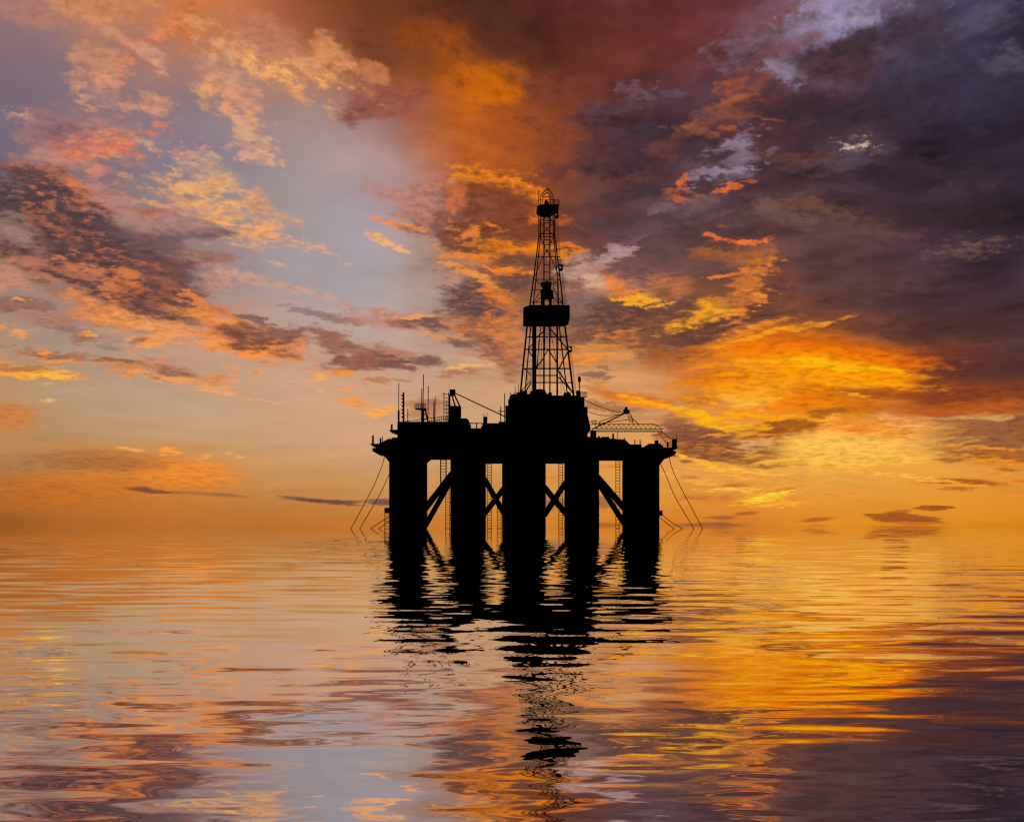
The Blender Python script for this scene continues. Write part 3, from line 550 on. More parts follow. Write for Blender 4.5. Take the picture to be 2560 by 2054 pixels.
    S(5, (950,240,320,190,20,(236,125,44),0.50,4.2,.9,3),(950,300,300,170,20,(92,68,66),0.47,4,.9,1),(1020,450,220,150,30,(240,137,66),0.43,4.3,.9,3),(950,480,240,110,25,(122,84,72),0.47,4,.9,1),(200,570,300,110,8,(196,128,96),0.36,4.2,.9,3),(450,350,320,60,6,(222,140,98),0.36,4.2,.9,3),
      (1750,340,370,130,0,(168,102,66),0.43,4.2,.9,3),(1800,300,350,110,0,(84,60,58),0.43,3.8,.9,0),(1650,470,320,80,0,(226,140,66),0.40,4.3,.9,3),(1850,470,260,150,0,(112,70,56),0.40,4,.9,0),(1900,140,280,90,5,(226,142,70),0.36,4.3,.9,3),(1900,860,260,60,14,(250,150,40),0.36,4.2,.9,3))
    S(6, (350,1150,380,130,5,(242,144,48),0.47,4.3,.9,3),(350,1130,360,110,5,(130,78,50),0.43,4,.9,0),(1950,1150,330,120,0,(238,139,50),0.43,4.3,.9,3),(1950,1090,320,80,0,(138,84,54),0.40,4,.9,0),(700,640,620,160,0,(216,112,14),0.36,3.8,.9,0),(800,700,600,120,4,(255,171,30),0.36,4.2,.9,0),
      (1000,1150,520,90,-3,(255,208,96),0.36,4.2,.9,0),(1100,880,380,80,10,(170,92,26),0.36,4,.9,0),(200,450,320,140,-5,(96,62,52),0.36,4,.9,0),(220,330,230,90,-12,(200,110,44),0.40,4.3,.9,3),(550,1450,300,60,-8,(205,118,50),0.36,4.4,.9,3),(1450,1020,300,60,10,(252,178,90),0.36,4.3,.9,3))
    S(2, (850,1500,340,140,10,(242,139,38),0.50,4.3,.9,3),(850,1450,320,150,10,(104,62,48),0.43,4,.9,0),(480,1290,260,120,15,(212,140,106),0.40,4.3,.9,3),(1000,1120,300,60,15,(246,139,40),0.43,4.3,.9,3),(800,750,500,250,10,(160,74,30),0.25,3.6,.9,1),(200,600,260,160,-5,(165,100,80),0.32,4,.9,0),(500,250,400,200,15,(110,58,34),0.25,3.6,.9,1),(1750,800,350,280,-20,(96,66,70),0.29,3.8,.9,2),(1900,1350,300,180,-25,(104,80,88),0.32,4,.9,2))
    S(3, (280,680,280,170,-20,(168,88,54),0.43,4.2,.9,2),(280,660,280,170,-20,(84,58,60),0.36,4,.9,2),(320,990,170,110,-10,(172,154,170),0.36,4.4,.9,2),(320,1020,170,110,-10,(76,58,66),0.36,4,.9,2),(800,150,380,130,-8,(118,88,100),0.43,4,.9,2),(850,150,360,110,-8,(172,162,188),0.32,4.4,.9,3),
      (1150,300,260,120,-5,(60,42,50),0.36,3.8,.9,2),(1500,750,650,420,0,(90,70,82),0.23,3.6,.9,2),(1550,700,600,420,0,(42,33,41),0.30,3.6,.9,0),(1500,250,450,200,-5,(94,80,100),0.25,3.8,.9,2),(700,1250,400,220,15,(118,86,80),0.30,4,.9,1),(300,1350,350,200,10,(124,90,84),0.30,4.2,.9,1),(500,1550,400,100,0,(184,100,50),0.32,4.3,.9,0),(950,700,500,140,5,(60,44,52),0.36,3.8,.9,0))

    # the burning underside of the storm cloud, its dark edge and the dark bands under it
    S(6, (430,640,430,110,5,(230,122,18),.6,.9,.6,0),(240,710,280,60,0,(204,102,20),.6,1.0,.5,0),(1000,690,520,60,3,(252,146,10),.55,.8,.6,0),(1050,505,520,40,10,(186,82,22),.6,.9,.6,0),(900,590,380,40,6,(240,118,8),.5,.9,.6,0),
      (1640,700,200,190,10,(112,54,40),.8,.8,.6,0),(1820,820,380,70,0,(146,66,32),.7,.8,.5,0),(1750,885,480,30,0,(192,92,30),.7,1.0,.5,0),(1470,600,120,60,20,(176,74,26),.5,1.0,.6,0),
      (130,1105,235,112,10,(138,84,58),.88,1.3,.4,0),(340,1190,345,60,6,(150,90,50),.88,1.5,.4,0),(690,1018,260,58,-14,(166,92,30),.85,1.4,.4,2),(880,950,140,26,-20,(186,104,26),.7,1.4,.4,2),
      (120,1238,250,14,22,(255,180,50),.9,1.8,.4,3),(350,1297,230,11,5,(255,184,62),.92,1.8,.4,3),(640,1232,210,10,-6,(250,176,60),.8,1.8,.4,3),(450,1148,110,22,-10,(224,166,108),.7,2.2,.5,3),(420,1072,190,12,5,(240,150,44),.8,2,.4,3),(200,1150,120,20,10,(222,132,48),.5,3,.5,3),
      (1960,1085,345,80,-3,(154,95,58),.88,1.2,.4,0),(1920,1192,335,42,3,(170,98,46),.85,1.5,.4,0),(1990,1148,260,9,2,(236,142,46),.7,2,.4,3),(2050,1238,200,16,3,(238,148,46),.8,1.8,.4,3),
      (200,300,180,30,-14,(255,176,34),.6,2.6,.5,3),(420,250,120,40,-50,(236,134,44),.6,2.4,.5,3),(320,250,150,40,-20,(132,78,58),.6,2.0,.5,2))

    # folds of the storm cloud
    def fold(t, *rows): S(t, *[r + (.62, 1.5, .6) for r in rows])
    fold(3, (1150,260,210,55,-10,(70,50,60)),(900,680,340,60,5,(56,41,51)),(1350,600,220,90,-8,(58,45,60)),(700,870,220,60,10,(72,47,54)),(1000,1270,170,50,20,(62,44,50)),(1350,1130,270,70,10,(50,37,45)),(1950,880,240,90,0,(42,32,40)),(1750,1370,290,55,5,(50,34,38)),(450,1220,160,45,-9,(80,58,66)),(250,1400,210,55,-15,(82,56,60)),
         (1550,420,260,55,-8,(76,68,94)),(950,1010,180,60,0,(90,70,80)),(1250,960,130,55,-8,(86,65,74)),(700,1000,230,40,12,(98,66,68)),(1650,1230,210,50,-8,(72,55,66)),(1150,1420,290,50,12,(108,75,71)),(650,1330,190,55,25,(118,86,80)),(1900,130,160,60,-15,(86,78,102)),(620,330,160,40,-15,(124,78,80)),(850,1285,260,24,13,(118,76,62)),(700,965,210,22,5,(100,62,54)),(1550,1050,300,40,12,(60,44,52)),(1800,650,280,60,-8,(58,48,64)),(500,620,180,40,-12,(66,48,56)))
    fold(2, (1500,1050,260,50,-10,(74,50,54)),(1800,1050,220,60,-8,(64,47,56)),(1650,1150,260,34,-8,(106,66,60)),(1900,1200,260,45,-8,(68,51,60)),(1700,1400,260,50,-10,(86,61,67)),(1500,1450,130,55,12,(98,62,58)),(1950,1430,210,34,-10,(98,73,80)),(1600,800,220,45,12,(86,52,54)),(1800,650,260,34,-8,(94,68,76)),(1350,820,160,60,15,(128,66,44)),(1100,330,260,60,12,(92,46,32)),(1300,520,200,70,15,(122,62,42)))
    fold(6, (1000,250,360,50,-8,(98,62,56)),(1500,200,320,70,0,(76,50,56)),(1100,400,360,40,5,(106,58,45)),(1700,400,320,80,0,(72,45,46)),(1250,120,320,50,0,(90,61,62)),(1900,620,280,60,0,(86,46,42)))
    S(6, (950,645,420,22,4,(255,176,10),.8,1.3,.6,0),(1150,735,300,20,6,(255,164,16),.75,1.3,.6,0),(420,835,140,42,-5,(255,196,76),.85,1.4,.5,0),(150,968,190,18,20,(255,184,26),.9,1.4,.5,0),(560,955,320,20,5,(255,168,24),.7,1.4,.5,0),(1050,1212,500,28,0,(255,190,64),.65,1.3,.6,0),(950,1120,280,60,-5,(255,196,84),.45,1.3,.6,0),(560,1457,130,16,-12,(255,206,60),.95,1.6,.4,3))
    S(5, (1970,880,190,20,20,(255,166,26),.85,1.4,.5),(1840,232,140,24,8,(255,172,38),.85,1.8,.4))

    S(6, (330,770,360,80,0,(250,146,20),.5,1.2,.6,0),(620,432,320,15,-10,(255,164,34),.75,1.6,.5,2),(1000,575,480,30,6,(250,130,8),.6,1.1,.6,0),(700,600,420,40,-2,(254,152,14),.55,1.2,.6,0),(1250,650,200,50,8,(248,138,10),.55,1.1,.6,0),
      (1250,1180,420,70,-2,(250,186,84),.45,1.3,.6,0),(600,1340,700,40,2,(240,168,76),.4,1.0,.6,0))

    S(3, (1250,230,330,70,-10,(66,48,58),.6,1.6,.6,2),(620,230,200,50,-22,(112,76,80),.55,1.8,.6,2),(1650,520,420,130,0,(54,43,56),.5,1.4,.6,0),(1100,760,460,90,6,(56,42,52),.5,1.4,.6,0),(1500,1350,420,90,8,(60,42,48),.5,1.4,.6,0))
    S(6, (820,655,520,50,3,(255,160,8),.6,1.0,.6,0),(480,780,300,50,-4,(255,158,14),.6,1.2,.6,0),(1030,648,380,18,4,(255,182,14),.8,1.4,.5,0),(1000,560,460,34,6,(236,108,6),.55,1.0,.6,0),(300,1000,260,24,8,(255,176,24),.75,1.4,.5,0),(1100,1130,420,60,-3,(255,192,80),.5,1.2,.6,0))
# ================================================================== THE SKY
# Sunset cloudscape as a procedural world: everything is laid out by compass bearing and height
# above the horizon (radians), so it stays put whatever the viewpoint.
ROWS = [  # clear-sky and broad cloud colours, bearing -23.1..+23.1 deg in 21 steps, top row first
[(150,115,120),(178,122,100),(190,130,100),(200,125,85),(205,115,60),(190,105,65),(150,80,50),(110,60,32),(105,55,30),(90,48,32),(82,42,34),(88,42,36),(100,50,42),(105,52,46),(112,58,55),(125,75,80),(150,125,145),(120,100,120),(75,60,78),(75,70,92),(48,42,55)],
[(135,108,120),(150,115,120),(185,125,100),(160,115,110),(205,125,85),(170,110,100),(165,95,70),(115,62,38),(115,60,30),(88,46,32),(82,42,34),(90,44,34),(104,50,38),(108,52,44),(112,56,50),(140,95,105),(165,155,185),(130,115,140),(75,60,72),(66,60,80),(50,42,55)],
[(125,105,125),(130,108,125),(140,112,120),(175,122,112),(165,120,115),(190,135,105),(185,122,88),(140,75,45),(135,72,35),(135,70,30),(105,55,35),(100,50,36),(110,54,38),(110,55,45),(100,58,58),(115,75,78),(130,105,125),(90,65,75),(68,52,65),(70,62,85),(55,48,65)],
[(125,105,125),(130,108,125),(135,112,125),(145,116,122),(140,118,130),(165,128,125),(170,135,130),(160,105,88),(150,82,55),(195,98,20),(150,75,38),(120,60,40),(110,55,45),(80,52,58),(85,58,65),(115,65,60),(90,55,55),(70,48,55),(62,50,65),(65,55,80),(55,45,60)],
[(115,105,130),(135,108,120),(140,115,125),(140,122,140),(145,125,140),(155,135,142),(165,140,145),(165,138,140),(155,98,80),(190,95,35),(165,80,38),(150,72,40),(95,58,55),(80,55,60),(100,60,55),(95,58,58),(72,48,55),(65,45,52),(65,50,62),(58,48,65),(50,40,50)],
[(110,102,128),(135,110,122),(135,113,125),(128,120,142),(140,125,142),(150,135,147),(165,145,150),(178,150,150),(178,138,130),(185,95,45),(195,95,30),(150,75,40),(95,60,55),(85,58,60),(105,75,78),(82,55,58),(78,52,55),(75,58,65),(65,48,55),(55,42,52),(48,36,45)],
[(115,102,118),(125,98,108),(145,115,120),(145,127,138),(148,132,142),(158,142,147),(165,150,155),(165,150,160),(176,140,138),(160,85,55),(145,75,42),(110,62,48),(95,60,55),(100,68,65),(85,62,68),(90,60,55),(85,60,60),(70,48,55),(58,42,48),(55,40,48),(50,38,45)],
[(130,110,115),(120,95,98),(130,100,100),(140,112,112),(155,130,130),(160,143,143),(160,150,155),(165,155,165),(175,150,148),(170,110,80),(140,72,42),(115,65,48),(95,62,58),(100,70,65),(100,72,68),(105,68,60),(95,65,62),(90,60,58),(70,48,55),(58,42,50),(55,42,50)],
[(160,125,115),(150,115,105),(140,105,100),(140,108,100),(150,125,125),(160,145,150),(166,155,160),(165,158,165),(175,155,152),(185,125,95),(140,85,55),(115,70,55),(140,95,85),(105,75,70),(120,80,65),(110,72,60),(100,68,62),(95,65,60),(80,55,58),(70,50,55),(68,48,55)],
[(160,132,120),(158,130,120),(160,125,110),(160,125,110),(160,135,128),(175,148,138),(168,155,155),(168,158,160),(180,160,152),(165,130,115),(150,95,65),(125,85,70),(165,120,95),(140,90,60),(140,85,55),(125,75,55),(110,70,58),(100,65,58),(80,55,55),(75,50,55),(72,50,55)],
[(165,138,115),(165,140,120),(175,140,115),(185,142,112),(180,145,120),(185,150,128),(182,156,142),(182,158,146),(186,158,140),(170,130,112),(165,115,85),(150,105,80),(150,100,75),(110,75,60),(140,80,50),(190,105,40),(140,75,45),(108,65,50),(85,55,50),(80,50,50),(75,48,52)],
[(175,138,100),(165,140,115),(170,145,120),(182,150,124),(192,151,122),(195,155,125),(188,152,122),(185,145,120),(190,155,130),(195,158,128),(198,150,112),(195,140,92),(205,145,90),(195,125,80),(205,120,55),(225,130,30),(240,130,20),(210,105,25),(130,70,45),(95,58,48),(80,50,50)],
[(185,138,90),(175,145,110),(178,150,115),(180,152,118),(185,152,118),(190,155,120),(203,160,125),(200,157,118),(198,156,122),(202,156,118),(205,158,115),(215,160,110),(220,155,100),(205,145,90),(220,135,50),(245,160,35),(235,130,20),(225,115,20),(175,80,25),(120,62,38),(110,60,40)],
[(188,130,75),(180,142,95),(180,148,105),(185,150,112),(190,155,115),(195,155,115),(200,158,118),(205,162,120),(205,160,118),(205,160,115),(205,158,110),(210,158,105),(215,155,95),(215,150,90),(205,140,85),(230,150,55),(225,140,45),(235,150,60),(230,160,85),(185,125,70),(170,105,55)],
[(175,128,78),(175,127,75),(188,132,72),(200,138,72),(198,142,82),(195,148,95),(195,150,100),(198,152,105),(200,155,105),(205,155,100),(210,155,95),(215,155,90),(220,155,85),(225,155,80),(228,155,75),(235,160,65),(245,175,65),(240,168,65),(238,165,68),(225,150,65),(205,130,55)],
[(165,103,48),(188,112,48),(196,118,50),(200,122,54),(195,125,60),(195,135,75),(195,135,75),(195,138,78),(198,140,75),(200,140,72),(210,145,65),(215,148,65),(220,150,62),(225,150,58),(228,148,55),(225,148,55),(228,152,55),(228,152,55),(228,152,55),(228,150,50),(230,150,45)],
[(150,88,35),(170,98,40),(180,103,42),(185,108,45),(185,110,45),(188,112,45),(195,115,45),(198,118,48),(200,120,48),(205,125,45),(210,128,42),(212,128,40),(212,125,38),(215,124,40),(214,120,38),(218,128,40),(225,137,35),(225,137,32),(222,137,32),(220,136,28),(218,133,24)],
]
GU, GV = 128.0, 82.0
for j in range(10):
    for i in range(12, 21): ROWS[j][i] = (ROWS[j][i][0] * 0.93, ROWS[j][i][1] * 0.92, ROWS[j][i][2] * 1.01)
for j in range(10, 15):
    for i in range(9): ROWS[j][i] = (ROWS[j][i][0] + 6, ROWS[j][i][1] + 4, ROWS[j][i][2] + 7)
for j in range(1, 8):
    for i in range(7): ROWS[j][i] = (ROWS[j][i][0], ROWS[j][i][1], ROWS[j][i][2] - 6)
def grid(u, v):
    i = min(max(u / GU, 0), 19.9999); j = min(max(v / GV, 0), 15.9999)
    a, b = int(i), int(j); s, t = i - a, j - b
    g = [0, 0, 0]
    for q in range(3):
        g[q] = (ROWS[b][a][q] * (1 - s) + ROWS[b][a + 1][q] * s) * (1 - t) + (ROWS[b + 1][a][q] * (1 - s) + ROWS[b + 1][a + 1][q] * s) * t
    return g
def azel(u, v):
    az = math.atan2(u - CU, FOC)
    el = math.atan2(HV - v, math.hypot(FOC, u - CU))
    return az, el
def uv(az, el): return CU + FOC * math.tan(az), HV - FOC * math.tan(el) / math.cos(az)

# cloud passages: (sheet, x, y, half-length, half-height, slope deg clockwise, colour, opacity, raggedness, softness)
T = {1: (0, 0), 2: (850, 0), 3: (1700, 0), 4: (0, 660), 5: (850, 660), 6: (1700, 660)}
TS = 860.0 / 2156.0
STROKES = []
def S(t, *rows):
    for r in rows:
        x, y, rx, ry, ang, c = r[:6]
        op = r[6] if len(r) > 6 else 0.9
        k = r[7] if len(r) > 7 else 1.6
        so = r[8] if len(r) > 8 else 0.48
        nzk = r[9] if len(r) > 9 else (3 if ry * TS < 14 else (1 if ang > 11 else (2 if ang < -7 else 0)))
        STROKES.append((T[t][0] + x * TS, T[t][1] + y * TS, rx * TS, ry * TS, ang, c, op, k, so, nzk))
exec_strokes()

wd = bpy.data.worlds.new('World'); sc.world = wd; wd.use_nodes = True
nt = wd.node_tree; N = nt.nodes; L = nt.links
N.clear()
def node(t, **k):
    n = N.new(t)
    for a, b in k.items(): setattr(n, a, b)
    return n
def plug(s, v):
    if hasattr(v, 'is_linked'): L.new(v, s)
    else: s.default_value = v
def math_(op, a, b=0.0, c=0.0, clamp=False):
    n = node('ShaderNodeMath', operation=op, use_clamp=clamp)
    plug(n.inputs[0], a); plug(n.inputs[1], b); plug(n.inputs[2], c)
    return n.outputs[0]
def comb(x, y, z=0.0):
    n = node('ShaderNodeCombineXYZ'); plug(n.inputs[0], x); plug(n.inputs[1], y); plug(n.inputs[2], z); return n.outputs[0]
def mixc(f, a, b):
    n = node('ShaderNodeMix', data_type='RGBA'); plug(n.inputs[0], f); plug(n.inputs[6], a); plug(n.inputs[7], b); return n.outputs[2]
def ramp01(v, a, b, lo=0.0, hi=1.0, kind='SMOOTHSTEP'):
    n = node('ShaderNodeMapRange', interpolation_type=kind); plug(n.inputs[0], v)
    n.inputs[1].default_value = a; n.inputs[2].default_value = b; n.inputs[3].default_value = lo; n.inputs[4].default_value = hi
    return n.outputs[0]
def noise(vec, scale, detail=6.0, rough=0.6, off=(0, 0, 0), stretch=(1, 1, 1), rot=0.0, out=0, dist=0.0):
    mp = node('ShaderNodeMapping'); L.new(vec, mp.inputs[0])
    mp.inputs[1].default_value = off; mp.inputs[2].default_value = (0, 0, rot); mp.inputs[3].default_value = stretch
    n = node('ShaderNodeTexNoise', noise_dimensions='2D'); L.new(mp.outputs[0], n.inputs['Vector'])
    n.inputs['Scale'].default_value = scale; n.inputs['Detail'].default_value = detail
    n.inputs['Roughness'].default_value = rough; n.inputs['Distortion'].default_value = dist
    return n.outputs[out]

tc = node('ShaderNodeTexCoord')
sx = node('ShaderNodeSeparateXYZ'); L.new(tc.outputs['Generated'], sx.inputs[0])
AZ = math_('ARCTAN2', sx.outputs[0], sx.outputs[1])
EL = math_('ARCSINE', sx.outputs[2])
# clouds flatten towards the horizon: texture space is compressed there
QV = math_('MULTIPLY', math_('LOGARITHM', math_('ADD', math_('ABSOLUTE', EL), 0.09), math.e), 0.36)
Q = comb(math_('MULTIPLY', AZ, 0.62), QV)
w1 = noise(Q, 16.0, 5, 0.58, (3.1, 1.7, 0), out=1)
w2 = noise(Q, 60.0, 4, 0.6, (8.3, 5.1, 0), out=1)
def sub5(c):
    n = node('ShaderNodeVectorMath', operation='SUBTRACT'); L.new(c, n.inputs[0]); n.inputs[1].default_value = (0.5, 0.5, 0.5); return n.outputs[0]
def vscale(v, s):
    n = node('ShaderNodeVectorMath', operation='MULTIPLY'); L.new(v, n.inputs[0]); n.inputs[1].default_value = s; return n.outputs[0]
def vadd(a, b):
    n = node('ShaderNodeVectorMath', operation='ADD'); L.new(a, n.inputs[0]); L.new(b, n.inputs[1]); return n.outputs[0]
low = ramp01(EL, 0.0, 0.12, 0.15, 1.0)
wv = vadd(vscale(sub5(w1), (0.034, 0.024, 0.0)), vscale(sub5(w2), (0.008, 0.005, 0.0)))
sc_ = node('ShaderNodeVectorMath', operation='SCALE'); L.new(wv, sc_.inputs[0]); L.new(low, sc_.inputs[3])
P0 = comb(AZ, EL)
PW = vadd(P0, sc_.outputs[0])
spw = node('ShaderNodeSeparateXYZ'); L.new(PW, spw.inputs[0])
U_, V_ = spw.outputs[0], spw.outputs[1]
def nz_(ang, scale, lx, ly, off, detail=8, rough=0.66):
    mp = node('ShaderNodeMapping', vector_type='TEXTURE'); L.new(Q, mp.inputs[0])
    mp.inputs[1].default_value = off; mp.inputs[2].default_value = (0, 0, R(-ang)); mp.inputs[3].default_value = (lx, ly, 1)
    n = node('ShaderNodeTexNoise', noise_dimensions='2D'); L.new(mp.outputs[0], n.inputs['Vector'])
    n.inputs['Scale'].default_value = scale; n.inputs['Detail'].default_value = detail; n.inputs['Roughness'].default_value = rough
    return n.outputs[0]
nA = nz_(2, 85.0, 1.15, 0.85, (0, 0, 0), 8, 0.64)
nB = nz_(20, 85.0, 1.3, 0.8, (2.1, 1.3, 0), 8, 0.64)
nC = nz_(-18, 85.0, 1.3, 0.8, (5.0, 3.1, 0), 8, 0.64)
nD = nz_(3, 190.0, 1.2, 0.85, (7.7, 4.2, 0), 7, 0.63)
NZ = (nA, nB, nC, nD)

# broad colours: one colour ramp per height, mixed upwards
AZM, ELM, NR = 0.42, 0.43, 26
def cell_col(a, e):
    u, v = uv(a, e); return lin(grid(u, v))
fu = math_('MULTIPLY_ADD', U_, 0.5 / AZM, 0.5)
base = None
for j in range(NR):
    e = ELM * j / (NR - 1)
    n = node('ShaderNodeValToRGB'); L.new(fu, n.inputs[0]); cr_ = n.color_ramp; cr_.interpolation = 'LINEAR'
    els = cr_.elements
    for i in range(32):
        pos = i / 31.0; c = cell_col(-AZM + 2 * AZM * pos, e)
        el_ = els[0] if i == 0 else (els[1] if i == 1 else els.new(pos))
        el_.position = pos; el_.color = c
    if base is None: base = n.outputs[0]
    else:
        e0 = ELM * (j - 1) / (NR - 1)
        base = mixc(ramp01(V_, e0, e, 0, 1, 'LINEAR'), base, n.outputs[0])
# mottling of the thick cloud masses
dens = math_('MULTIPLY', ramp01(U_, -0.13, 0.03), ramp01(V_, 0.07, 0.17))
nE = nz_(-12, 26.0, 1.5, 0.8, (9.3, 2.2, 0), 5, 0.5)
nF = nz_(15, 60.0, 1.5, 0.8, (4.4, 8.2, 0), 5, 0.5)
mot = math_('MULTIPLY_ADD', math_('SUBTRACT', nE, 0.5), 2.3, math_('MULTIPLY', math_('SUBTRACT', nF, 0.5), 1.0))
mul = math_('MULTIPLY_ADD', mot, math_('MULTIPLY_ADD', dens, 0.62, 0.10), 1.0)
vm = node('ShaderNodeVectorMath', operation='SCALE'); L.new(base, vm.inputs[0]); L.new(mul, vm.inputs[3])
base = vm.outputs[0]
# light and shade inside the cloud passages
t_ = math_('MULTIPLY_ADD', math_('SUBTRACT', nD, 0.5), 1.1, math_('MULTIPLY_ADD', math_('SUBTRACT', nA, 0.5), 0.8, 0.95))
t_ = math_('MINIMUM', math_('MAXIMUM', t_, 0.45), 1.03)
tex = comb(t_, math_('POWER', t_, 1.08), math_('POWER', t_, 1.12))

def spec(st):
    x, y, rx, ry, ang, c, op, k, so, nzk = st
    if k > 3.4: return 0.62, 1.35     # dappling: mostly the noise, faded out by the ellipse
    lo = max(0.22, 0.17 * k)
    return lo, 1.0 / max(0.3, 1.0 - lo - so * 0.5)
def bbox(st):
    x, y, rx, ry, ang, c, op, k, so, nzk = st
    a, e = azel(x, y); lo, g = spec(st)
    r1, r2, t = rx * g / FOC, ry * g / FOC, R(ang)
    hx = math.hypot(r1 * math.cos(t), r2 * math.sin(t)); hy = math.hypot(r1 * math.sin(t), r2 * math.cos(t))
    return a - hx, a + hx, e - hy, e + hy
AE = [-9, -0.33, -0.26, -0.19, -0.12, -0.05, 0.02, 0.09, 0.16, 0.23, 0.3, 9]
EE = [-9, 0.05, 0.1, 0.16, 0.22, 0.28, 0.34, 9]
BB = [bbox(s) for s in STROKES]
TILE_NO = [0]
def tile(a0, a1, e0, e1):
    """one patch of sky as a node group: the cloud passages that reach into it, laid over the broad colours"""
    g = bpy.data.node_groups.new('cloud_patch', 'ShaderNodeTree'); GN, GL = g.nodes, g.links
    for nm, t in (('Place', 'NodeSocketVector'), ('Base', 'NodeSocketVector'), ('N0', 'NodeSocketFloat'), ('N1', 'NodeSocketFloat'), ('N2', 'NodeSocketFloat'), ('N3', 'NodeSocketFloat'), ('Tex', 'NodeSocketVector')):
        g.interface.new_socket(nm, in_out='INPUT', socket_type=t)
    g.interface.new_socket('Color', in_out='OUTPUT', socket_type='NodeSocketColor')
    gi, go = GN.new('NodeGroupInput'), GN.new('NodeGroupOutput')
    col = gi.outputs['Base']
    TILE_NO[0] += 1; eps = TILE_NO[0] * 1e-6   # keeps every patch's nodes its own (Cycles merges equal nodes)
    for i, st in enumerate(STROKES):
        b = BB[i]
        if b[1] < a0 or b[0] > a1 or b[3] < e0 or b[2] > e1: continue
        x, y, rx, ry, ang, c, op, k, so, nzk = st
        a, e = azel(x, y); lo, q = spec(st)
        mp = GN.new('ShaderNodeMapping'); mp.vector_type = 'TEXTURE'; GL.new(gi.outputs['Place'], mp.inputs[0])
        mp.inputs[1].default_value = (a + eps, e, 0); mp.inputs[2].default_value = (0, 0, R(-ang)); mp.inputs[3].default_value = (rx * q / FOC, ry * q / FOC, 1)
        gr = GN.new('ShaderNodeTexGradient'); gr.gradient_type = 'SPHERICAL'; GL.new(mp.outputs[0], gr.inputs[0])
        nz = 'N%d' % nzk
        ma = GN.new('ShaderNodeMath'); ma.operation = 'MULTIPLY_ADD'; GL.new(gi.outputs[nz], ma.inputs[0]); ma.inputs[1].default_value = k; GL.new(gr.outputs[1], ma.inputs[2])
        gd = GN.new('ShaderNodeMath'); gd.operation = 'MULTIPLY'; GL.new(gr.outputs[1], gd.inputs[0]); gd.inputs[1].default_value = 5.0 * op
        gm = GN.new('ShaderNodeMath'); gm.operation = 'MINIMUM'; GL.new(gd.outputs[0], gm.inputs[0]); gm.inputs[1].default_value = op
        mr = GN.new('ShaderNodeMapRange'); mr.interpolation_type = 'SMOOTHSTEP'; mr.clamp = False; GL.new(ma.outputs[0], mr.inputs[0])
        mr.inputs[1].default_value = lo + 0.5 * k; mr.inputs[2].default_value = lo + 0.5 * k + so; mr.inputs[3].default_value = 0
        GL.new(gm.outputs[0], mr.inputs[4])
        sh = GN.new('ShaderNodeVectorMath'); sh.operation = 'MULTIPLY'; sh.inputs[0].default_value = tuple(h + eps for h in lin(c)[:3]); GL.new(gi.outputs['Tex'], sh.inputs[1])
        mx_ = GN.new('ShaderNodeMix'); mx_.data_type = 'VECTOR'; GL.new(mr.outputs[0], mx_.inputs[0]); GL.new(col, mx_.inputs[4]); GL.new(sh.outputs[0], mx_.inputs[5])
        col = mx_.outputs[1]
    GL.new(col, go.inputs[0])
    return g
GROUPS = [[tile(AE[i], AE[i + 1], EE[j], EE[j + 1]) for i in range(len(AE) - 1)] for j in range(len(EE) - 1)]
def patch(g):
    n = node('ShaderNodeGroup'); n.node_tree = g
    for a, b in zip(n.inputs, (PW, base) + NZ + (tex,)): L.new(b, a)
    bg = node('ShaderNodeBackground'); L.new(n.outputs[0], bg.inputs[0]); bg.inputs[1].default_value = 1.0
    return bg.outputs[0]
def mixs(f, a, b):
    n = node('ShaderNodeMixShader'); plug(n.inputs[0], f); L.new(a, n.inputs[1]); L.new(b, n.inputs[2]); return n.outputs[0]
rows_ = []
for j in range(len(EE) - 1):
    cells = [patch(g) for g in GROUPS[j]]
    s = cells[0]
    for i in range(1, len(cells)): s = mixs(math_('GREATER_THAN', U_, AE[i]), s, cells[i])
    rows_.append(s)
s = rows_[0]
for j in range(1, len(rows_)): s = mixs(math_('GREATER_THAN', V_, EE[j]), s, rows_[j])
# the rest of the dusk sky: Nishita with the sun just under the horizon ahead and to the right
sky = node('ShaderNodeTexSky', sky_type='NISHITA'); sky.sun_disc = False
SUN_AZ, SUN_EL = R(9.0), R(-1.0)
sky.sun_elevation = SUN_EL; sky.sun_rotation = SUN_AZ; sky.dust_density = 2.0
bg = node('ShaderNodeBackground'); L.new(sky.outputs[0], bg.inputs[0]); bg.inputs[1].default_value = 0.08
far = math_('MAXIMUM', ramp01(math_('ABSOLUTE', AZ), 0.6, 1.1), ramp01(EL, 0.6, 1.0))
s = mixs(far, s, bg.outputs[0])
wo = node('ShaderNodeOutputWorld'); L.new(s, wo.inputs[0])
wd.cycles.sampling_method = 'MANUAL'; wd.cycles.sample_map_resolution = 256

# the sun itself has just gone under: it grazes the scene from the horizon, behind the rig
sl = bpy.data.lights.new('sun', 'SUN'); sl.energy = 2.0; sl.angle = R(0.5); sl.color = (1.0, 0.62, 0.32)
so_ = bpy.data.objects.new('sun', sl); COL.objects.link(so_)
dv = Vector((math.sin(SUN_AZ) * math.cos(SUN_EL), math.cos(SUN_AZ) * math.cos(SUN_EL), math.sin(SUN_EL)))
so_.rotation_euler = dv.to_track_quat('Z', 'Y').to_euler(); so_.location = (0, 0, 60)
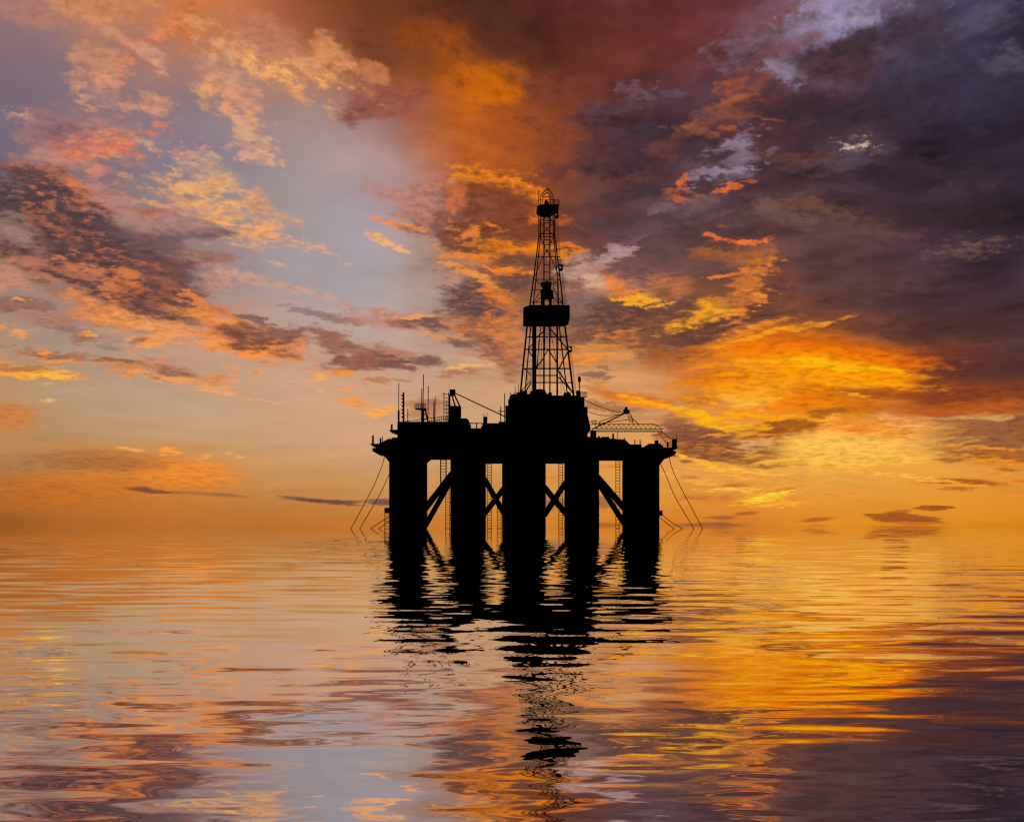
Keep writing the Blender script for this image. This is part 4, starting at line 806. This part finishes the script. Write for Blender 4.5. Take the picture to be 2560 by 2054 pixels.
# ================================================================== THE SEA
m = MB()
S_ = 30000.0
xs = [-S_, -3000, -400, 400, 3000, S_]; ys = [-S_, -3000, -60, 1200, 6000, S_]
vv = [[m.bm.verts.new((x, y, 0)) for x in xs] for y in ys]
for j in range(len(ys) - 1):
    for i in range(len(xs) - 1): m.bm.faces.new((vv[j][i], vv[j][i + 1], vv[j + 1][i + 1], vv[j + 1][i]))
M_SEA = bpy.data.materials.new('calm_sea'); M_SEA.use_nodes = True
nt = M_SEA.node_tree; N = nt.nodes; L = nt.links
N.clear()
geo = node('ShaderNodeNewGeometry')
POS = geo.outputs['Position']
sp = node('ShaderNodeSeparateXYZ'); L.new(POS, sp.inputs[0])
yd = math_('MAXIMUM', math_('ABSOLUTE', sp.outputs[1]), 3.0)
def ripples(scale, sx_, sy_, off, detail=2.0, rough=0.5, dist=0.0):
    mp = node('ShaderNodeMapping'); L.new(POS, mp.inputs[0]); mp.inputs[1].default_value = off; mp.inputs[3].default_value = (sx_, sy_, 1)
    n = node('ShaderNodeTexNoise', noise_dimensions='2D'); L.new(mp.outputs[0], n.inputs['Vector'])
    n.inputs['Scale'].default_value = scale; n.inputs['Detail'].default_value = detail; n.inputs['Roughness'].default_value = rough; n.inputs['Distortion'].default_value = dist
    s = node('ShaderNodeSeparateColor'); L.new(n.outputs['Color'], s.inputs[0])
    return math_('SUBTRACT', s.outputs[0], 0.5), math_('SUBTRACT', s.outputs[1], 0.5)
def fade(a, b, c, d):
    """a band of distances out from the open water towards the sheltered water round the rig"""
    return math_('MULTIPLY', ramp01(yd, a, b), ramp01(yd, c, d, 1.0, 0.0))
near = ripples(1.0, 1.5, 5.0, (0, 0, 0), 2.0, 0.5, 0.1)
mid = ripples(1.0, 0.8, 2.4, (7, 3, 0), 2.0, 0.5, 0.2)
far_ = ripples(1.0, 0.5, 0.9, (3, 9, 0), 3.0, 0.6)
vfar = ripples(1.0, 0.35, 0.2, (13, 19, 0), 4.0, 0.65)
f1 = ramp01(yd, 4.5, 10.0, 1.0, 0.0); f2 = fade(4.0, 8.0, 13.0, 26.0); f3 = fade(10.0, 20.0, 34.0, 75.0); f4 = ramp01(yd, 30.0, 75.0)
def blend(k):
    a = math_('MULTIPLY', near[k], f1); a = math_('MULTIPLY_ADD', mid[k], f2, a); a = math_('MULTIPLY_ADD', far_[k], f3, a); return math_('MULTIPLY_ADD', vfar[k], f4, a)
nx = math_('MULTIPLY', blend(0), math_('MULTIPLY', ramp01(yd, 3.0, 16.0, 0.2, 0.36), ramp01(yd, 35.0, 110.0, 1.0, 0.3)))
ny = math_('MULTIPLY', blend(1), math_('DIVIDE', math_('MULTIPLY', ramp01(yd, 4.0, 13.0, 0.22, 0.8), ramp01(yd, 14.0, 46.0, 1.0, 0.09)), yd))
nv = node('ShaderNodeVectorMath', operation='NORMALIZE'); L.new(comb(nx, ny, 1.0), nv.inputs[0])
gl = node('ShaderNodeBsdfGlossy'); gl.inputs['Roughness'].default_value = 0.0; gl.inputs['Color'].default_value = (0.96, 0.96, 0.97, 1); L.new(nv.outputs[0], gl.inputs['Normal'])
df = node('ShaderNodeBsdfDiffuse'); df.inputs['Color'].default_value = (0.02, 0.025, 0.03, 1)
lw = node('ShaderNodeFresnel'); lw.inputs['IOR'].default_value = 3.0
fac = ramp01(lw.outputs[0], 0.2, 0.75, 0.75, 1.0, 'LINEAR')
mx = node('ShaderNodeMixShader'); L.new(fac, mx.inputs[0]); L.new(df.outputs[0], mx.inputs[1]); L.new(gl.outputs[0], mx.inputs[2])
mo = node('ShaderNodeOutputMaterial'); L.new(mx.outputs[0], mo.inputs[0])
sea = m.build('water', M_SEA)
tag(sea, 'calm sea mirroring the sunset clouds and the rig with soft ripples', 'sea', None, 'structure')

# ================================================================== CAMERA AND RENDER SETTINGS
cd = bpy.data.cameras.new('camera'); co = bpy.data.objects.new('camera', cd); COL.objects.link(co)
co.location = (0, 0, EYE); co.rotation_euler = (R(90), 0, 0)
cd.sensor_fit = 'HORIZONTAL'; cd.sensor_width = 36.0; cd.lens = 36.0 * FOC / 2560.0
cd.shift_y = (HV - 1027.0) / 2560.0
cd.clip_start = 0.1; cd.clip_end = 100000.0
sc.camera = co
sc.render.engine = 'CYCLES'
cy = sc.cycles
cy.max_bounces = 4; cy.diffuse_bounces = 1; cy.glossy_bounces = 3; cy.transmission_bounces = 0
cy.use_adaptive_sampling = True; cy.adaptive_threshold = 0.008; cy.adaptive_min_samples = 24
cy.use_denoising = False
cy.caustics_reflective = False
cy.sample_clamp_indirect = 4.0
cy.pixel_filter_type = 'BLACKMAN_HARRIS'; cy.filter_width = 1.3
vs = sc.view_settings
sc.display_settings.display_device = 'sRGB'
vs.view_transform = 'Standard'; vs.look = 'None'; vs.exposure = 0.0; vs.gamma = 1.0; vs.use_curve_mapping = False
